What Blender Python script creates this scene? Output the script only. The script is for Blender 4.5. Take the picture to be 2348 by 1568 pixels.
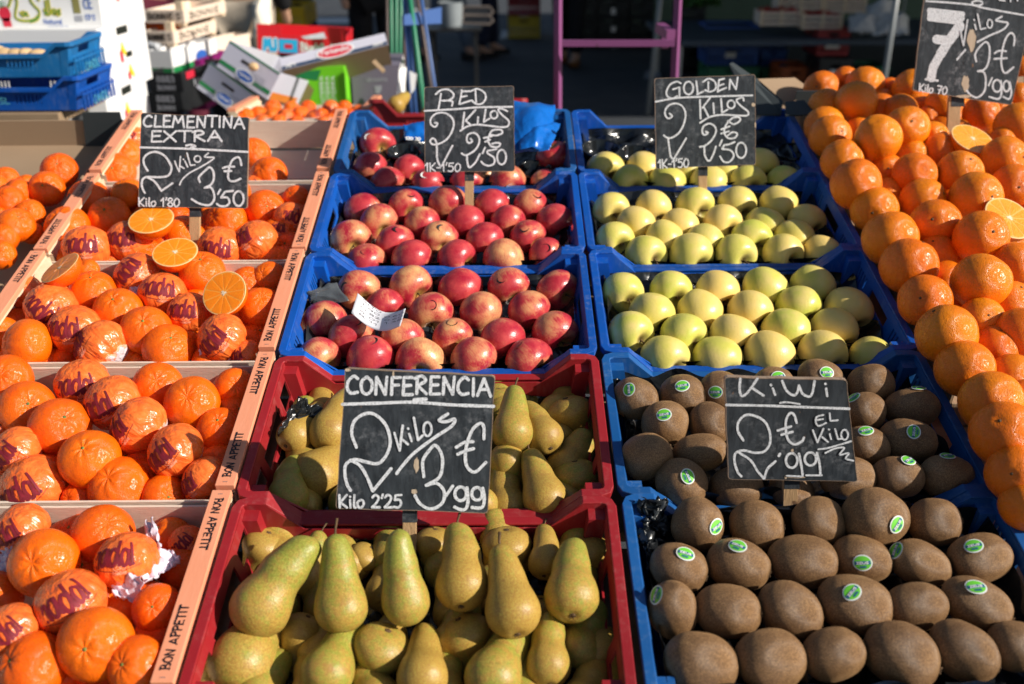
import bpy, bmesh, math, random
from mathutils import Vector, Matrix, noise
random.seed(11)
PI = math.pi
scene = bpy.context.scene
for o in list(bpy.data.objects):
    bpy.data.objects.remove(o)
COL = scene.collection

# ------------------------------------------------------------------ camera, sky, sun, exposure
F = 2280.0; CX = 1173.5; CY = 784.0          # focal length and picture centre, in picture units
PITCH = math.radians(24.0); ROLL = -0.0069; PHI = math.radians(37.29)
CAM = Vector((0, 0, 1.55))
ex = Vector((1, 0, 0)); ey = Vector((0, -math.sin(PITCH), -math.cos(PITCH))); ez = Vector((0, math.cos(PITCH), -math.sin(PITCH)))
cr, sr = math.cos(ROLL), math.sin(ROLL)
ix = ex*cr - ey*sr
iy = ex*sr + ey*cr
cam_data = bpy.data.cameras.new('camera')
cam = bpy.data.objects.new('camera', cam_data); COL.objects.link(cam)
cam.matrix_world = Matrix.Translation(CAM) @ Matrix((ix, -iy, -ez)).transposed().to_4x4()
cam_data.sensor_width = 36.0; cam_data.lens = F/2347.0*36.0
cam_data.clip_start = 0.05; cam_data.clip_end = 300
cam_data.dof.use_dof = True; cam_data.dof.focus_distance = 1.50; cam_data.dof.aperture_fstop = 3.5
scene.camera = cam
SUN = Vector((0.830, -0.302, 0.475)).normalized()
world = bpy.data.worlds.new('World'); scene.world = world; world.use_nodes = True
wn = world.node_tree
sky = wn.nodes.new('ShaderNodeTexSky'); sky.sky_type = 'NISHITA'; sky.sun_disc = False
sky.sun_elevation = math.asin(SUN.z); sky.sun_rotation = math.atan2(SUN.x, SUN.y)
bg = wn.nodes['Background']; bg.inputs['Strength'].default_value = 0.060
wn.links.new(sky.outputs[0], bg.inputs[0])
sd = bpy.data.lights.new('sun', 'SUN'); sd.energy = 5.0; sd.angle = math.radians(0.5); sd.color = (1.0, 0.93, 0.82)
so = bpy.data.objects.new('sun', sd); COL.objects.link(so)
so.rotation_euler = (-SUN).to_track_quat('-Z', 'Y').to_euler(); so.location = (6, -2, 6)
scene.view_settings.view_transform = 'Standard'; scene.view_settings.look = 'None'
scene.view_settings.exposure = 0.3; scene.view_settings.gamma = 1.0
scene.render.resolution_x = 1024; scene.render.resolution_y = 684

# ------------------------------------------------------------------ places
def ray(x, y):                               # direction seen at picture point x, y (length 1 along the lens axis)
    return ez + ix*((x-CX)/F) + iy*((y-CY)/F)
def at(x, y, d):                             # point at distance d along the lens axis
    return CAM + ray(x, y)*d
A_U = ex
A_V = ey*math.sin(PHI) - ez*math.cos(PHI)    # down the slope of the stall, towards the shopper
A_N = ey*(-math.cos(PHI)) - ez*math.sin(PHI) # normal of the stall
P00 = CAM + ex*(-0.3733) + ey*(-0.5378) + ez*2.3027
LROW = 0.3051
def S(u, v, h=0.0): return P00 + A_U*u + A_V*v + A_N*h
def on(x, y, h=0.0):                         # point of the sloping display at height h above the crate rims
    r = ray(x, y)
    t = (P00 + A_N*h - CAM).dot(A_N)/r.dot(A_N)
    return CAM + r*t
def uv(p):
    q = p-P00
    return q.dot(A_U), q.dot(A_V)
def depth(p): return (p-CAM).dot(ez)
def frame(loc, X, Y, Z): return Matrix.Translation(loc) @ Matrix((X.normalized(), Y.normalized(), Z.normalized())).transposed().to_4x4()
STALL_R = Matrix((A_U, -A_V, A_N)).transposed()     # local x = across, y = away from shopper, z = up from slope

# ------------------------------------------------------------------ object helpers
def link(o, parent=None):
    COL.objects.link(o)
    if parent is not None: o.parent = parent
    return o
def tag(o, label=None, cat=None, group=None, kind=None):
    if label: o['label'] = label
    if cat: o['category'] = cat
    if group: o['group'] = group
    if kind: o['kind'] = kind
    return o
def empty(name, M, label=None, cat=None, group=None):
    o = bpy.data.objects.new(name, None); o.empty_display_size = 0.02
    COL.objects.link(o); o.matrix_world = M
    return tag(o, label, cat, group)
class MB:
    def __init__(s): s.v = []; s.f = []
    def add(s, vs, fs):
        n = len(s.v); s.v += [Vector(v) for v in vs]; s.f += [tuple(i+n for i in f) for f in fs]; return s
    def box(s, c, size, R=None):
        hx, hy, hz = size[0]/2, size[1]/2, size[2]/2; c = Vector(c)
        vs = [Vector((x, y, z)) for x in (-hx, hx) for y in (-hy, hy) for z in (-hz, hz)]
        if R is not None: vs = [R @ v for v in vs]
        return s.add([c+v for v in vs], [(0,1,3,2),(4,6,7,5),(0,4,5,1),(2,3,7,6),(0,2,6,4),(1,5,7,3)])
    def hexa(s, p):                          # 8 points: bottom four, top four, same order
        return s.add(p, [(3,2,1,0),(4,5,6,7),(0,1,5,4),(1,2,6,5),(2,3,7,6),(3,0,4,7)])
    def tube(s, pts, r, n=8, cap=True):
        pts = [Vector(p) for p in pts]; k = len(pts)
        rs = r if isinstance(r, (list, tuple)) else [r]*k
        T0 = (pts[1]-pts[0]).normalized(); X = T0.orthogonal().normalized(); vs = []
        for i, p in enumerate(pts):
            T = (pts[min(i+1, k-1)]-pts[max(i-1, 0)]).normalized()
            X = (X - T*X.dot(T)).normalized(); Y = T.cross(X)
            for j in range(n):
                a = 2*PI*j/n; vs.append(p + (X*math.cos(a)+Y*math.sin(a))*rs[i])
        fs = [(i*n+j, i*n+(j+1) % n, (i+1)*n+(j+1) % n, (i+1)*n+j) for i in range(k-1) for j in range(n)]
        if cap: fs += [tuple(reversed(range(n))), tuple((k-1)*n+j for j in range(n))]
        return s.add(vs, fs)
    def bar(s, a, b, w, t=None, up=None):
        a = Vector(a); b = Vector(b); t = t or w; T = (b-a).normalized()
        X = (up or Vector((0, 0, 1))).cross(T)
        X = (Vector((1, 0, 0)) if X.length < 1e-3 else X).normalized(); Y = T.cross(X)
        p = [q + X*sx*w/2 + Y*sy*t/2 for q in (a, b) for sx, sy in ((-1,-1),(1,-1),(1,1),(-1,1))]
        return s.hexa(p)
    def grid(s, fn, nu, nv, wrap=False):
        vs = [fn(i/nu, j/nv) for j in range(nv+1) for i in range(nu+(0 if wrap else 1))]
        w = nu if wrap else nu+1; fs = []
        for j in range(nv):
            for i in range(nu):
                a = j*w+i; b = j*w+(i+1) % w if wrap else j*w+i+1
                fs.append((a, b, b+w if not wrap else (j+1)*w+(i+1) % w, a+w))
        return s.add(vs, fs)
    def mesh(s, name, mat, smooth=True):
        m = bpy.data.meshes.new(name); m.from_pydata([tuple(v) for v in s.v], [], s.f)
        if smooth: m.polygons.foreach_set('use_smooth', [True]*len(m.polygons))
        for q in (mat if isinstance(mat, (list, tuple)) else [mat]): m.materials.append(q)
        m.update(); return m
    def build(s, name, mat, parent=None, smooth=False, bevel=0):
        o = bpy.data.objects.new(name, s.mesh(name, mat, smooth)); link(o, parent)
        if bevel:
            b = o.modifiers.new('bevel', 'BEVEL'); b.width = bevel; b.segments = 2; b.limit_method = 'ANGLE'
            b.harden_normals = False
        return o
def put(name, mesh, parent=None, M=None):
    o = bpy.data.objects.new(name, mesh); link(o, parent)
    if M is not None:
        if parent is None: o.matrix_world = M
        else: o.matrix_local = M
    return o
def copy_tree(o, parent=None):
    c = o.copy(); COL.objects.link(c); c.parent = parent
    for ch in o.children: copy_tree(ch, c)
    return c

# ------------------------------------------------------------------ materials
class NT:
    def __init__(s, name):
        s.m = bpy.data.materials.new(name); s.m.use_nodes = True; s.t = s.m.node_tree
        s.b = s.t.nodes['Principled BSDF']; s._tc = None
    def n(s, typ, ins=None, **kw):
        nd = s.t.nodes.new(typ)
        for k, v in kw.items(): setattr(nd, k, v)
        for k, v in (ins or {}).items(): s.set(nd.inputs[k], v)
        return nd
    def set(s, sock, v):
        if hasattr(v, 'is_output') or isinstance(v, bpy.types.NodeSocket): s.t.links.new(v, sock)
        else:
            if isinstance(v, (tuple, list)) and len(v) == 3 and sock.type == 'RGBA': v = (*v, 1)
            sock.default_value = v
    def co(s, scale=(1, 1, 1), kind='Object'):
        if s._tc is None: s._tc = s.n('ShaderNodeTexCoord')
        return s.n('ShaderNodeMapping', {'Vector': s._tc.outputs[kind], 'Scale': scale}).outputs[0]
    def rnd(s): return s.n('ShaderNodeObjectInfo').outputs['Random']
    def noise(s, scale, detail=3, rough=0.5, vec=None, dist=0.0, seed=True):
        v = vec or s.co()
        if seed:
            v = s.n('ShaderNodeVectorMath', {0: v, 1: s.math('MULTIPLY', s.rnd(), 37.0)}, operation='ADD').outputs[0]
        return s.n('ShaderNodeTexNoise', {'Vector': v, 'Scale': scale, 'Detail': detail, 'Roughness': rough, 'Distortion': dist}).outputs[0]
    def vor(s, scale, vec=None, feature='F1'):
        return s.n('ShaderNodeTexVoronoi', {'Vector': vec or s.co(), 'Scale': scale}, feature=feature).outputs[0]
    def math(s, op, a, b=0.0): return s.n('ShaderNodeMath', {0: a, 1: b}, operation=op).outputs[0]
    def ramp(s, f, a, b, lo=0.0, hi=1.0):
        return s.n('ShaderNodeMapRange', {'Value': f, 'From Min': a, 'From Max': b, 'To Min': lo, 'To Max': hi}).outputs[0]
    def mix(s, f, a, b):
        nd = s.n('ShaderNodeMix', data_type='RGBA')
        s.set(nd.inputs['Factor'], f); s.set(nd.inputs['A'], a); s.set(nd.inputs['B'], b)
        return nd.outputs['Result']
    def bump(s, h, strength=0.3, dist=0.01, prev=None):
        ins = {'Height': h, 'Strength': strength, 'Distance': dist}
        if prev is not None: ins['Normal'] = prev
        return s.n('ShaderNodeBump', ins).outputs[0]
    def done(s, color, rough=0.5, bump=None, spec=0.5, **kw):
        s.set(s.b.inputs['Base Color'], color); s.set(s.b.inputs['Roughness'], rough)
        s.b.inputs['Specular IOR Level'].default_value = spec
        if bump is not None: s.set(s.b.inputs['Normal'], bump)
        for k, v in kw.items(): s.set(s.b.inputs[k.replace('_', ' ')], v)
        return s.m
def plain(name, c, rough=0.6, var=0.12, scale=6.0, bump=0.0, spec=0.5, **kw):
    t = NT(name); f = t.noise(scale, 4)
    d = tuple(x*(1-var) for x in c); e = tuple(min(1, x*(1+var)) for x in c)
    return t.done(t.mix(t.ramp(f, .3, .7), d, e), rough, t.bump(t.noise(scale*8, 4), bump, 0.01) if bump else None, spec, **kw)
def plastic(name, c, dusty=(0.35, 0.4, 0.5), rough=0.38, wear=0.55):
    t = NT(name); f = t.noise(9, 5, 0.65); g = t.noise(90, 4, 0.7, t.co((1, 1, .25)))
    k = t.math('MULTIPLY', t.ramp(g, .5, .75), t.ramp(f, .4, .75))
    base = t.mix(t.ramp(t.noise(2.5, 3), .3, .7), tuple(x*.8 for x in c), tuple(min(1, x*1.2) for x in c))
    return t.done(t.mix(t.math('MULTIPLY', k, wear), base, dusty), t.ramp(f, .3, .7, rough-.08, rough+.15), t.bump(t.noise(40, 3), .08, .004), .5)

def citrus(name, c1, c2, dark, squash=1):
    t = NT(name); r = t.rnd()
    big = t.noise(1.3, 3, .55)
    base = t.mix(r, c1, c2)
    base = t.mix(t.ramp(big, .45, .75, 0, .5), base, dark)
    sp = t.noise(14, 2, .5)
    base = t.mix(t.ramp(sp, .74, .80, 0, .4), base, (.30, .10, .01))
    por = t.vor(30)
    h = t.math('ADD', t.ramp(por, 0, .55), t.math('MULTIPLY', t.noise(5, 3), .35))
    base = t.mix(t.ramp(por, .0, .22, .16, 0), base, tuple(x*.6 for x in c1))
    return t.done(base, t.ramp(t.noise(7, 3), .3, .7, .20, .34), t.bump(h, .34, .02), .45, Subsurface_Weight=.0)
M = {}
M['orange'] = citrus('orange_peel', (.88, .25, .004), (.84, .17, .003), (.66, .10, .003))
M['mandarin'] = citrus('mandarin_peel', (.93, .170, .002), (.90, .115, .002), (.86, .080, .002))
M['stalk_green'] = plain('stalk_button', (.16, .20, .04), .7, .5, 12)
M['stalk_brown'] = plain('dry_stalk', (.10, .055, .022), .8, .4, 12)
def wrapper_mat():
    t = NT('printed_wrapper'); z = t.n('ShaderNodeSeparateXYZ', {0: t.co()}).outputs[2]
    w = t.math('ADD', z, t.math('MULTIPLY', t.noise(5, 2), .35))
    low = t.ramp(w, -.60, -.56)
    cr1 = t.vor(4.5, t.n('ShaderNodeVectorMath', {0: t.co(), 1: t.noise(3, 3)}, operation='ADD').outputs[0], 'DISTANCE_TO_EDGE')
    cr2 = t.vor(9, None, 'DISTANCE_TO_EDGE')
    h = t.noise(3.0, 4, .5, t.co((1, 1, .35)), .8)
    c = t.mix(t.ramp(t.noise(3, 3), .3, .7), (.92, .20, .035), (.86, .125, .018))
    line = t.math('MULTIPLY', t.ramp(w, -.58, -.55), t.ramp(w, -.52, -.49, 1, 0))
    c = t.mix(low, (.72, .62, .66), c); c = t.mix(line, c, (.9, .45, .3))
    return t.done(c, t.ramp(t.noise(4, 2), .3, .7, .20, .34), t.bump(h, .26, .06), .6)
M['wrapper'] = wrapper_mat()
M['wrap_ink'] = plain('purple_ink', (.20, .006, .018), .7, .3, 4)
M['wrap_pale'] = plain('pale_print', (.9, .42, .28), .4, .1, 4)
M['tissue'] = plain('white_tissue', (.74, .66, .76), .55, .1, 5, .3)
def pulp():
    t = NT('citrus_pulp'); c = t.co(); f = t.noise(20, 4, .6, t.co((1, 1, 1))); g = t.vor(16)
    base = t.mix(t.ramp(f, .3, .72), (1.0, .22, .004), (1.0, .32, .012))
    return t.done(base, .30, t.bump(t.math('ADD', f, g), .05, .01), .6)
M['pulp'] = pulp()
t = NT('orange_pulp'); f = t.noise(20, 4, .6); M['pulp_pale'] = t.done(t.mix(t.ramp(f, .35, .65), (1.0, .29, .012), (1.0, .42, .05)), .14, t.bump(t.math('ADD', f, t.vor(18)), .2, .02), .6)
M['membrane'] = plain('membrane', (1.0, .38, .05), .3, .1, 20, .2)
M['membrane_pale'] = plain('pale_membrane', (1.0, .46, .10), .3, .1, 20, .2)
M['pith'] = plain('pale_pith', (.90, .60, .26), .6, .08, 20, .2)
M['core'] = plain('white_core', (.85, .72, .50), .6, .1, 20, .3)
def apple_mat(name, under, over, deep, thr):
    t = NT(name); r = t.rnd()
    ang = t.n('ShaderNodeVectorMath', {0: t.co((1, 1, .18))}, operation='NORMALIZE').outputs[0]
    patch = t.noise(1.0, 2, .5)
    streak = t.noise(16, 5, .75, t.co((1, 1, .14)))
    v = t.math('ADD', t.math('ADD', t.math('MULTIPLY', patch, 1.25), t.math('MULTIPLY', streak, .75)), t.math('MULTIPLY', r, .38))
    red = t.mix(t.ramp(t.noise(2, 3), .3, .7), over, deep)
    c = t.mix(t.ramp(v, thr-.22, thr+.24), under, red)
    z = t.n('ShaderNodeSeparateXYZ', {0: t.co()}).outputs[2]
    rr = t.n('ShaderNodeVectorMath', {0: t.co((1, 1, 0))}, operation='LENGTH').outputs['Value']
    cav = t.math('MULTIPLY', t.ramp(rr, .10, .45, 1, 0), t.ramp(z, 0, .3))
    c = t.mix(t.math('MULTIPLY', cav, .75), c, (.34, .27, .05))
    dots = t.vor(13); c = t.mix(t.ramp(dots, .06, .11, .35, 0), c, (.75, .5, .3))
    return t.done(c, t.ramp(t.noise(5, 3), .3, .7, .24, .38), t.bump(t.noise(12, 3), .06, .03), .5)
M['red_apple'] = apple_mat('red_apple_skin', (.80, .44, .18), (.60, .070, .070), (.38, .014, .034), .97)
def golden_mat():
    t = NT('golden_apple_skin'); r = t.rnd()
    c = t.mix(r, (.86, .62, .18), (.56, .58, .09)); c = t.mix(t.ramp(t.noise(1.2, 2), .4, .7, 0, .7), c, (.84, .62, .24))
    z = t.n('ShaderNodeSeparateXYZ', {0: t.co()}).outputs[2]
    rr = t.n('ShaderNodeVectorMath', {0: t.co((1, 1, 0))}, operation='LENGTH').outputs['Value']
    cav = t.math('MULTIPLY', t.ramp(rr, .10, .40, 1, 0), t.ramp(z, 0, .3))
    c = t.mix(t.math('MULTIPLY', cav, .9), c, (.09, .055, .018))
    c = t.mix(t.ramp(t.vor(9), .05, .08, .75, 0), c, (.20, .13, .03))
    c = t.mix(t.ramp(t.noise(9, 5, .8), .70, .76, 0, .55), c, (.35, .2, .06))
    return t.done(c, t.ramp(t.noise(5, 3), .3, .7, .30, .42), t.bump(t.noise(10, 3), .05, .03), .45)
M['golden_apple'] = golden_mat()
def pear_mat():
    t = NT('pear_skin'); r = t.rnd()
    russ = t.noise(3.2, 7, .78); fine = t.noise(15, 5, .8)
    v = t.math('ADD', t.math('ADD', russ, t.math('MULTIPLY', fine, .35)), t.math('MULTIPLY', r, .22))
    z = t.n('ShaderNodeSeparateXYZ', {0: t.co()}).outputs[2]
    v = t.math('SUBTRACT', v, t.ramp(z, .3, 2.0, 0, .14))
    c = t.mix(t.ramp(v, .58, .76), (.27, .29, .04), (.43, .255, .05))
    c = t.mix(t.ramp(fine, .53, .58, 0, .45), c, (.50, .46, .10)); c = t.mix(t.ramp(fine, .47, .42, 0, .5), c, (.24, .13, .035))
    c = t.mix(t.ramp(t.noise(1.5, 5, .7), .56, .66, 0, .55), c, (.33, .165, .045)); c = t.mix(t.ramp(t.vor(13), .05, .09, .6, 0), c, (.15, .085, .02))
    return t.done(c, t.ramp(t.noise(5, 3), .3, .7, .36, .52), t.bump(t.math('ADD', t.noise(14, 4), t.math('MULTIPLY', t.noise(2.5, 2), .8)), .10, .04), .45)
M['pear'] = pear_mat()
def kiwi_mat():
    t = NT('kiwi_skin'); r = t.rnd()
    c = t.mix(r, (.305, .162, .066), (.195, .100, .042)); c = t.mix(t.ramp(t.noise(1.6, 4), .35, .7, 0, .7), c, (.36, .20, .085))
    fz = t.math('ADD', t.math('MULTIPLY', t.noise(22, 4, .8), .6), t.math('MULTIPLY', t.noise(60, 3, .8), .4)); c = t.mix(t.ramp(fz, .47, .54, 0, .68), c, (.085, .043, .020))
    c = t.mix(t.ramp(fz, .47, .43, 0, .55), c, (.46, .29, .14))
    z = t.n('ShaderNodeSeparateXYZ', {0: t.co()}).outputs[0]
    c = t.mix(t.ramp(t.math('ABSOLUTE', z), .93, .99, 0, .6), c, (.09, .05, .02))
    return t.done(c, .42, t.bump(t.math('ADD', fz, t.noise(3, 2)), .34, .03), .45, Sheen_Weight=.28, Sheen_Roughness=.3, Sheen_Tint=(1, .6, .3))
M['kiwi'] = kiwi_mat()
M['sticker_green'] = plain('sticker_green', (.16, .62, .05), .35, .05, 8)
M['sticker_white'] = plain('sticker_white', (.78, .80, .78), .35, .04, 8)
M['sticker_blue'] = plain('sticker_blue', (.02, .12, .28), .35, .05, 8)
M['sticker_black'] = plain('sticker_black', (.012, .012, .014), .3, .1, 8)
M['sticker_red'] = plain('sticker_red', (.55, .03, .02), .35, .1, 8)
M['blue'] = plastic('royal_blue_plastic', (.003, .080, .40))
M['blue_old'] = plastic('worn_teal_blue_plastic', (.006, .085, .29), (.25, .35, .45), .45, .5)
M['teal'] = plastic('cyan_blue_plastic', (.010, .16, .42), (.3, .5, .6), .42, .5)
M['red'] = plastic('red_plastic', (.30, .013, .018), (.5, .25, .22), .42, .4)
M['black_plastic'] = plastic('black_plastic', (.012, .013, .015), (.08, .09, .1), .35, .3)
M['green_plastic'] = plastic('green_plastic', (.01, .16, .07), (.2, .4, .3), .4, .3)
M['yellow_plastic'] = plastic('yellow_plastic', (.62, .42, .02), (.5, .45, .3), .4, .3)
def film():
    t = NT('black_film'); a = t.noise(3.2, 4, .6, None, 1.2); b = t.vor(7, None, 'DISTANCE_TO_EDGE')
    return t.done(t.mix(t.ramp(a, .4, .7), (.008, .009, .011), (.02, .024, .028)), t.ramp(a, .3, .7, .16, .30), t.bump(t.math('ADD', a, t.ramp(b, 0, .2, 0, .4)), .7, .03), .6)
M['film'] = film()
M['film_smooth'] = plain('smooth_black_plastic', (.012, .014, .016), .12, .2, 4)
def wood(name, a, b, grain=(1, 14, 14), rough=.6, bump=.25, scale=4):
    t = NT(name); g = t.noise(scale, 5, .6, t.co(grain), .6); k = t.noise(scale*5, 3, .6, t.co(grain))
    return t.done(t.mix(t.ramp(t.math('ADD', t.math('MULTIPLY', g, .7), t.math('MULTIPLY', k, .3)), .3, .7), a, b), rough, t.bump(k, bump, .004), .4)
M['pale_wood'] = wood('pale_poplar', (.74, .55, .35), (.80, .66, .48), (2, 22, 22), .6)
M['panel_wood'] = wood('thin_white_poplar', (.74, .58, .46), (.82, .70, .58), (3, 40, 40), .65)
M['salmon'] = wood('salmon_paint', (.82, .30, .16), (.88, .36, .21), (40, 3, 40), .55, .1)
M['stick_wood'] = wood('stick_wood', (.42, .25, .12), (.55, .36, .19), (20, 20, 1.5), .7)
M['ink'] = plain('black_ink', (.02, .015, .02), .5, .2, 6)
def card(name, a, rough=.8, var=.1):
    t = NT(name); g = t.noise(5, 4); w = t.n('ShaderNodeTexWave', {'Vector': t.co(), 'Scale': 60.0, 'Distortion': 1.0}).outputs[1]
    return t.done(t.mix(t.ramp(g, .3, .7), tuple(x*(1-var) for x in a), a), rough, t.bump(w, .05, .003), .25)
M['card'] = card('brown_cardboard', (.36, .25, .16))
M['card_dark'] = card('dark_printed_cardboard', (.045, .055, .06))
M['card_light'] = card('light_cardboard', (.52, .37, .22))
M['white_card'] = card('white_cardboard', (.80, .80, .80), .6, .05)
M['lilac_card'] = card('lilac_white_cardboard', (.60, .60, .70), .6, .05)
M['grey_card'] = card('grey_violet_cardboard', (.17, .15, .20), .6)
M['green_card'] = card('bright_green_cardboard', (.17, .62, .02), .5)
M['purple_card'] = card('purple_cardboard', (.20, .01, .12), .5)
M['red_card'] = card('red_cardboard', (.70, .02, .03), .5)
def print_mat(n, c): M[n] = plain(n, c, .5, .08, 5)
for n_, c_ in (('print_green', (.01, .22, .06)), ('print_navy', (.01, .04, .10)), ('print_red', (.62, .02, .05)), ('print_white', (.8, .8, .8)), ('print_yellow', (.80, .62, .02)),
               ('print_black', (.015, .02, .015)), ('print_blue', (.03, .12, .45)), ('print_cyan', (.02, .42, .75)), ('print_olive', (.24, .22, .07)), ('print_dark', (.03, .02, .015)), ('print_grey', (.35, .36, .4)), ('print_teal', (.08, .35, .45))):
    print_mat(n_, c_)
print_mat('sunlit_orange', (.75, .22, .03))  # brown card in sunlight, its lit tone put into the colour
def slate():
    t = NT('chalkboard_paint'); g = t.noise(3.0, 5, .7, t.co((34, 34, 5))); s = t.noise(110, 5, .75); sm = t.noise(26, 4, .6)
    k = t.math('MULTIPLY', t.ramp(s, .47, .72), t.ramp(sm, .45, .70))
    c = t.mix(t.ramp(g, .3, .72), (.014, .018, .023), (.056, .066, .078))
    c = t.mix(t.math('MULTIPLY', k, .36), c, (.62, .64, .68))
    c = t.mix(t.ramp(t.noise(60, 4, .7, t.co((1, 1, .5))), .68, .74, 0, .8), c, (.32, .17, .09))
    return t.done(c, .55, t.bump(g, .25, .002), .3)
M['slate'] = slate()
def chalk():
    t = NT('chalk_marker'); g = t.noise(420, 4, .7)
    return t.done(t.mix(t.ramp(g, .30, .54), (.28, .30, .33), (.80, .82, .86)), .8, None, .2)
M['chalk'] = chalk()
M['paper'] = plain('till_paper', (.80, .80, .86), .6, .03, 8)
def cloudy_bag(name, c, al=.35):
    t = NT(name); a = t.noise(6, 4, .6, None, 1.0)
    return t.done(t.mix(t.ramp(a, .3, .7), tuple(x*.75 for x in c), c), .28, t.bump(a, .6, .02), .5, Transmission_Weight=0.0)
M['blue_film'] = cloudy_bag('blue_film', (.006, .15, .60))
M['grey_bag'] = cloudy_bag('grey_bag', (.5, .52, .55))
def asphalt():
    t = NT('asphalt'); a = t.noise(2.0, 5, .6, t.co(kind='Generated') if False else None, 0, False); b = t.noise(220, 3, .7, None, 0, False)
    c = t.mix(t.ramp(a, .3, .7), (.046, .052, .062), (.070, .076, .086)); c = t.mix(t.ramp(b, .55, .75, 0, .5), c, (.10, .10, .10))
    return t.done(c, .85, t.bump(b, .5, .01), .3)
M['asphalt'] = asphalt()
M['road_white'] = plain('road_paint', (.55, .56, .56), .7, .25, 8)
def metalpaint(name, c):
    t = NT(name); a = t.noise(26, 5, .7)
    return t.done(t.mix(t.ramp(a, .66, .74, 0, 1), c, (.06, .035, .03)), .38, t.bump(a, .1, .004), .5)
M['pink_paint'] = metalpaint('violet_pink_paint', (.22, .065, .18))
M['blue_paint'] = metalpaint('blue_pole_paint', (.03, .09, .28))
M['green_paint'] = metalpaint('green_pole_paint', (.01, .20, .10))
M['brown_paint'] = metalpaint('brown_pole_paint', (.10, .06, .05))
M['grey_paint'] = metalpaint('grey_pole_paint', (.22, .24, .25))
M['zinc'] = plain('zinc', (.45, .46, .47), .35, .1, 8, Metallic=.8)
M['table'] = wood('table_board', (.25, .17, .1), (.34, .24, .15))
M['canvas'] = plain('shade_canvas', (.10, .16, .12), .8, .1, 3)  # cloth of the added shade roof and backdrop
def cloth(name, c): M[name] = plain(name, c, .85, .18, 9, .3, .2)
for n_, c_ in (('cloth_beige', (.40, .34, .27)), ('cloth_navy', (.018, .022, .045)), ('cloth_black', (.012, .012, .014)), ('cloth_jeans', (.10, .13, .18)), ('cloth_maroon', (.10, .015, .03)), ('cloth_cream', (.72, .66, .55)), ('shoe_brown', (.22, .09, .03)), ('shoe_dark', (.02, .018, .018))):
    cloth(n_, c_)
M['skin'] = plain('human_skin', (.48, .27, .18), .55, .1, 5)
M['hair'] = plain('dark_hair', (.03, .02, .015), .6, .3, 20)
M['leaf'] = plain('leaf_green', (.05, .13, .025), .6, .4, 12)
M['berry'] = plain('strawberry_red', (.42, .02, .015), .35, .3, 30)
M['potato'] = plain('potato_skin', (.62, .42, .22), .65, .15, 5, .1)
t = NT('clear_plastic'); M['clear'] = t.done((.16, .18, .20), .08, t.bump(t.noise(3, 3), .4, .05), .6, Transmission_Weight=.55)

# ------------------------------------------------------------------ handwriting: strokes turned into flat ribbons
def spline(p, k=6):
    if len(p) < 3: return [Vector(q) for q in p]
    p = [Vector(q) for q in p]; q = [p[0]*2-p[1]]+p+[p[-1]*2-p[-2]]; out = []
    for i in range(1, len(q)-2):
        a, b, c, d = q[i-1:i+3]
        for j in range(k):
            t = j/k; out.append(.5*((2*b)+(c-a)*t+(2*a-5*b+4*c-d)*t*t+(3*b-a-3*c+d)*t**3))
    return out+[p[-1]]
def ribbon(p, w, rnd=None, rag=.10):
    """outline quads of a stroke in 2D -> (verts, faces)"""
    p = [q for i, q in enumerate(p) if i == 0 or (q-p[i-1]).length > 1e-6]
    if len(p) < 2: return [], []
    vs = []; fs = []; n = len(p)
    for i, q in enumerate(p):
        T = (p[min(i+1, n-1)]-p[max(i-1, 0)]).normalized(); N = Vector((-T.y, T.x))
        ww = w*.5*(1+(rnd.uniform(-rag, rag) if rnd else 0))
        vs += [q+N*ww, q-N*ww]
    fs = [(2*i, 2*i+1, 2*i+3, 2*i+2) for i in range(n-1)]
    for end, sg in ((0, -1), (n-1, 1)):
        T = (p[1]-p[0]).normalized() if end == 0 else (p[-1]-p[-2]).normalized(); N = Vector((-T.y, T.x))
        m = len(vs); ks = 4
        vs += [p[end]+T*sg*w*.42*math.sin(PI*j/ks)+N*w*.5*math.cos(PI*j/ks) for j in range(ks+1)]
        fs.append(tuple(range(m, m+ks+1)))
    return vs, fs
def ell(cx, cy, rx, ry, a0=-60, sweep=375): return [(cx+rx*math.cos(math.radians(a0+sweep*i/14)), cy+ry*math.sin(math.radians(a0+sweep*i/14))) for i in range(15)]
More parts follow.
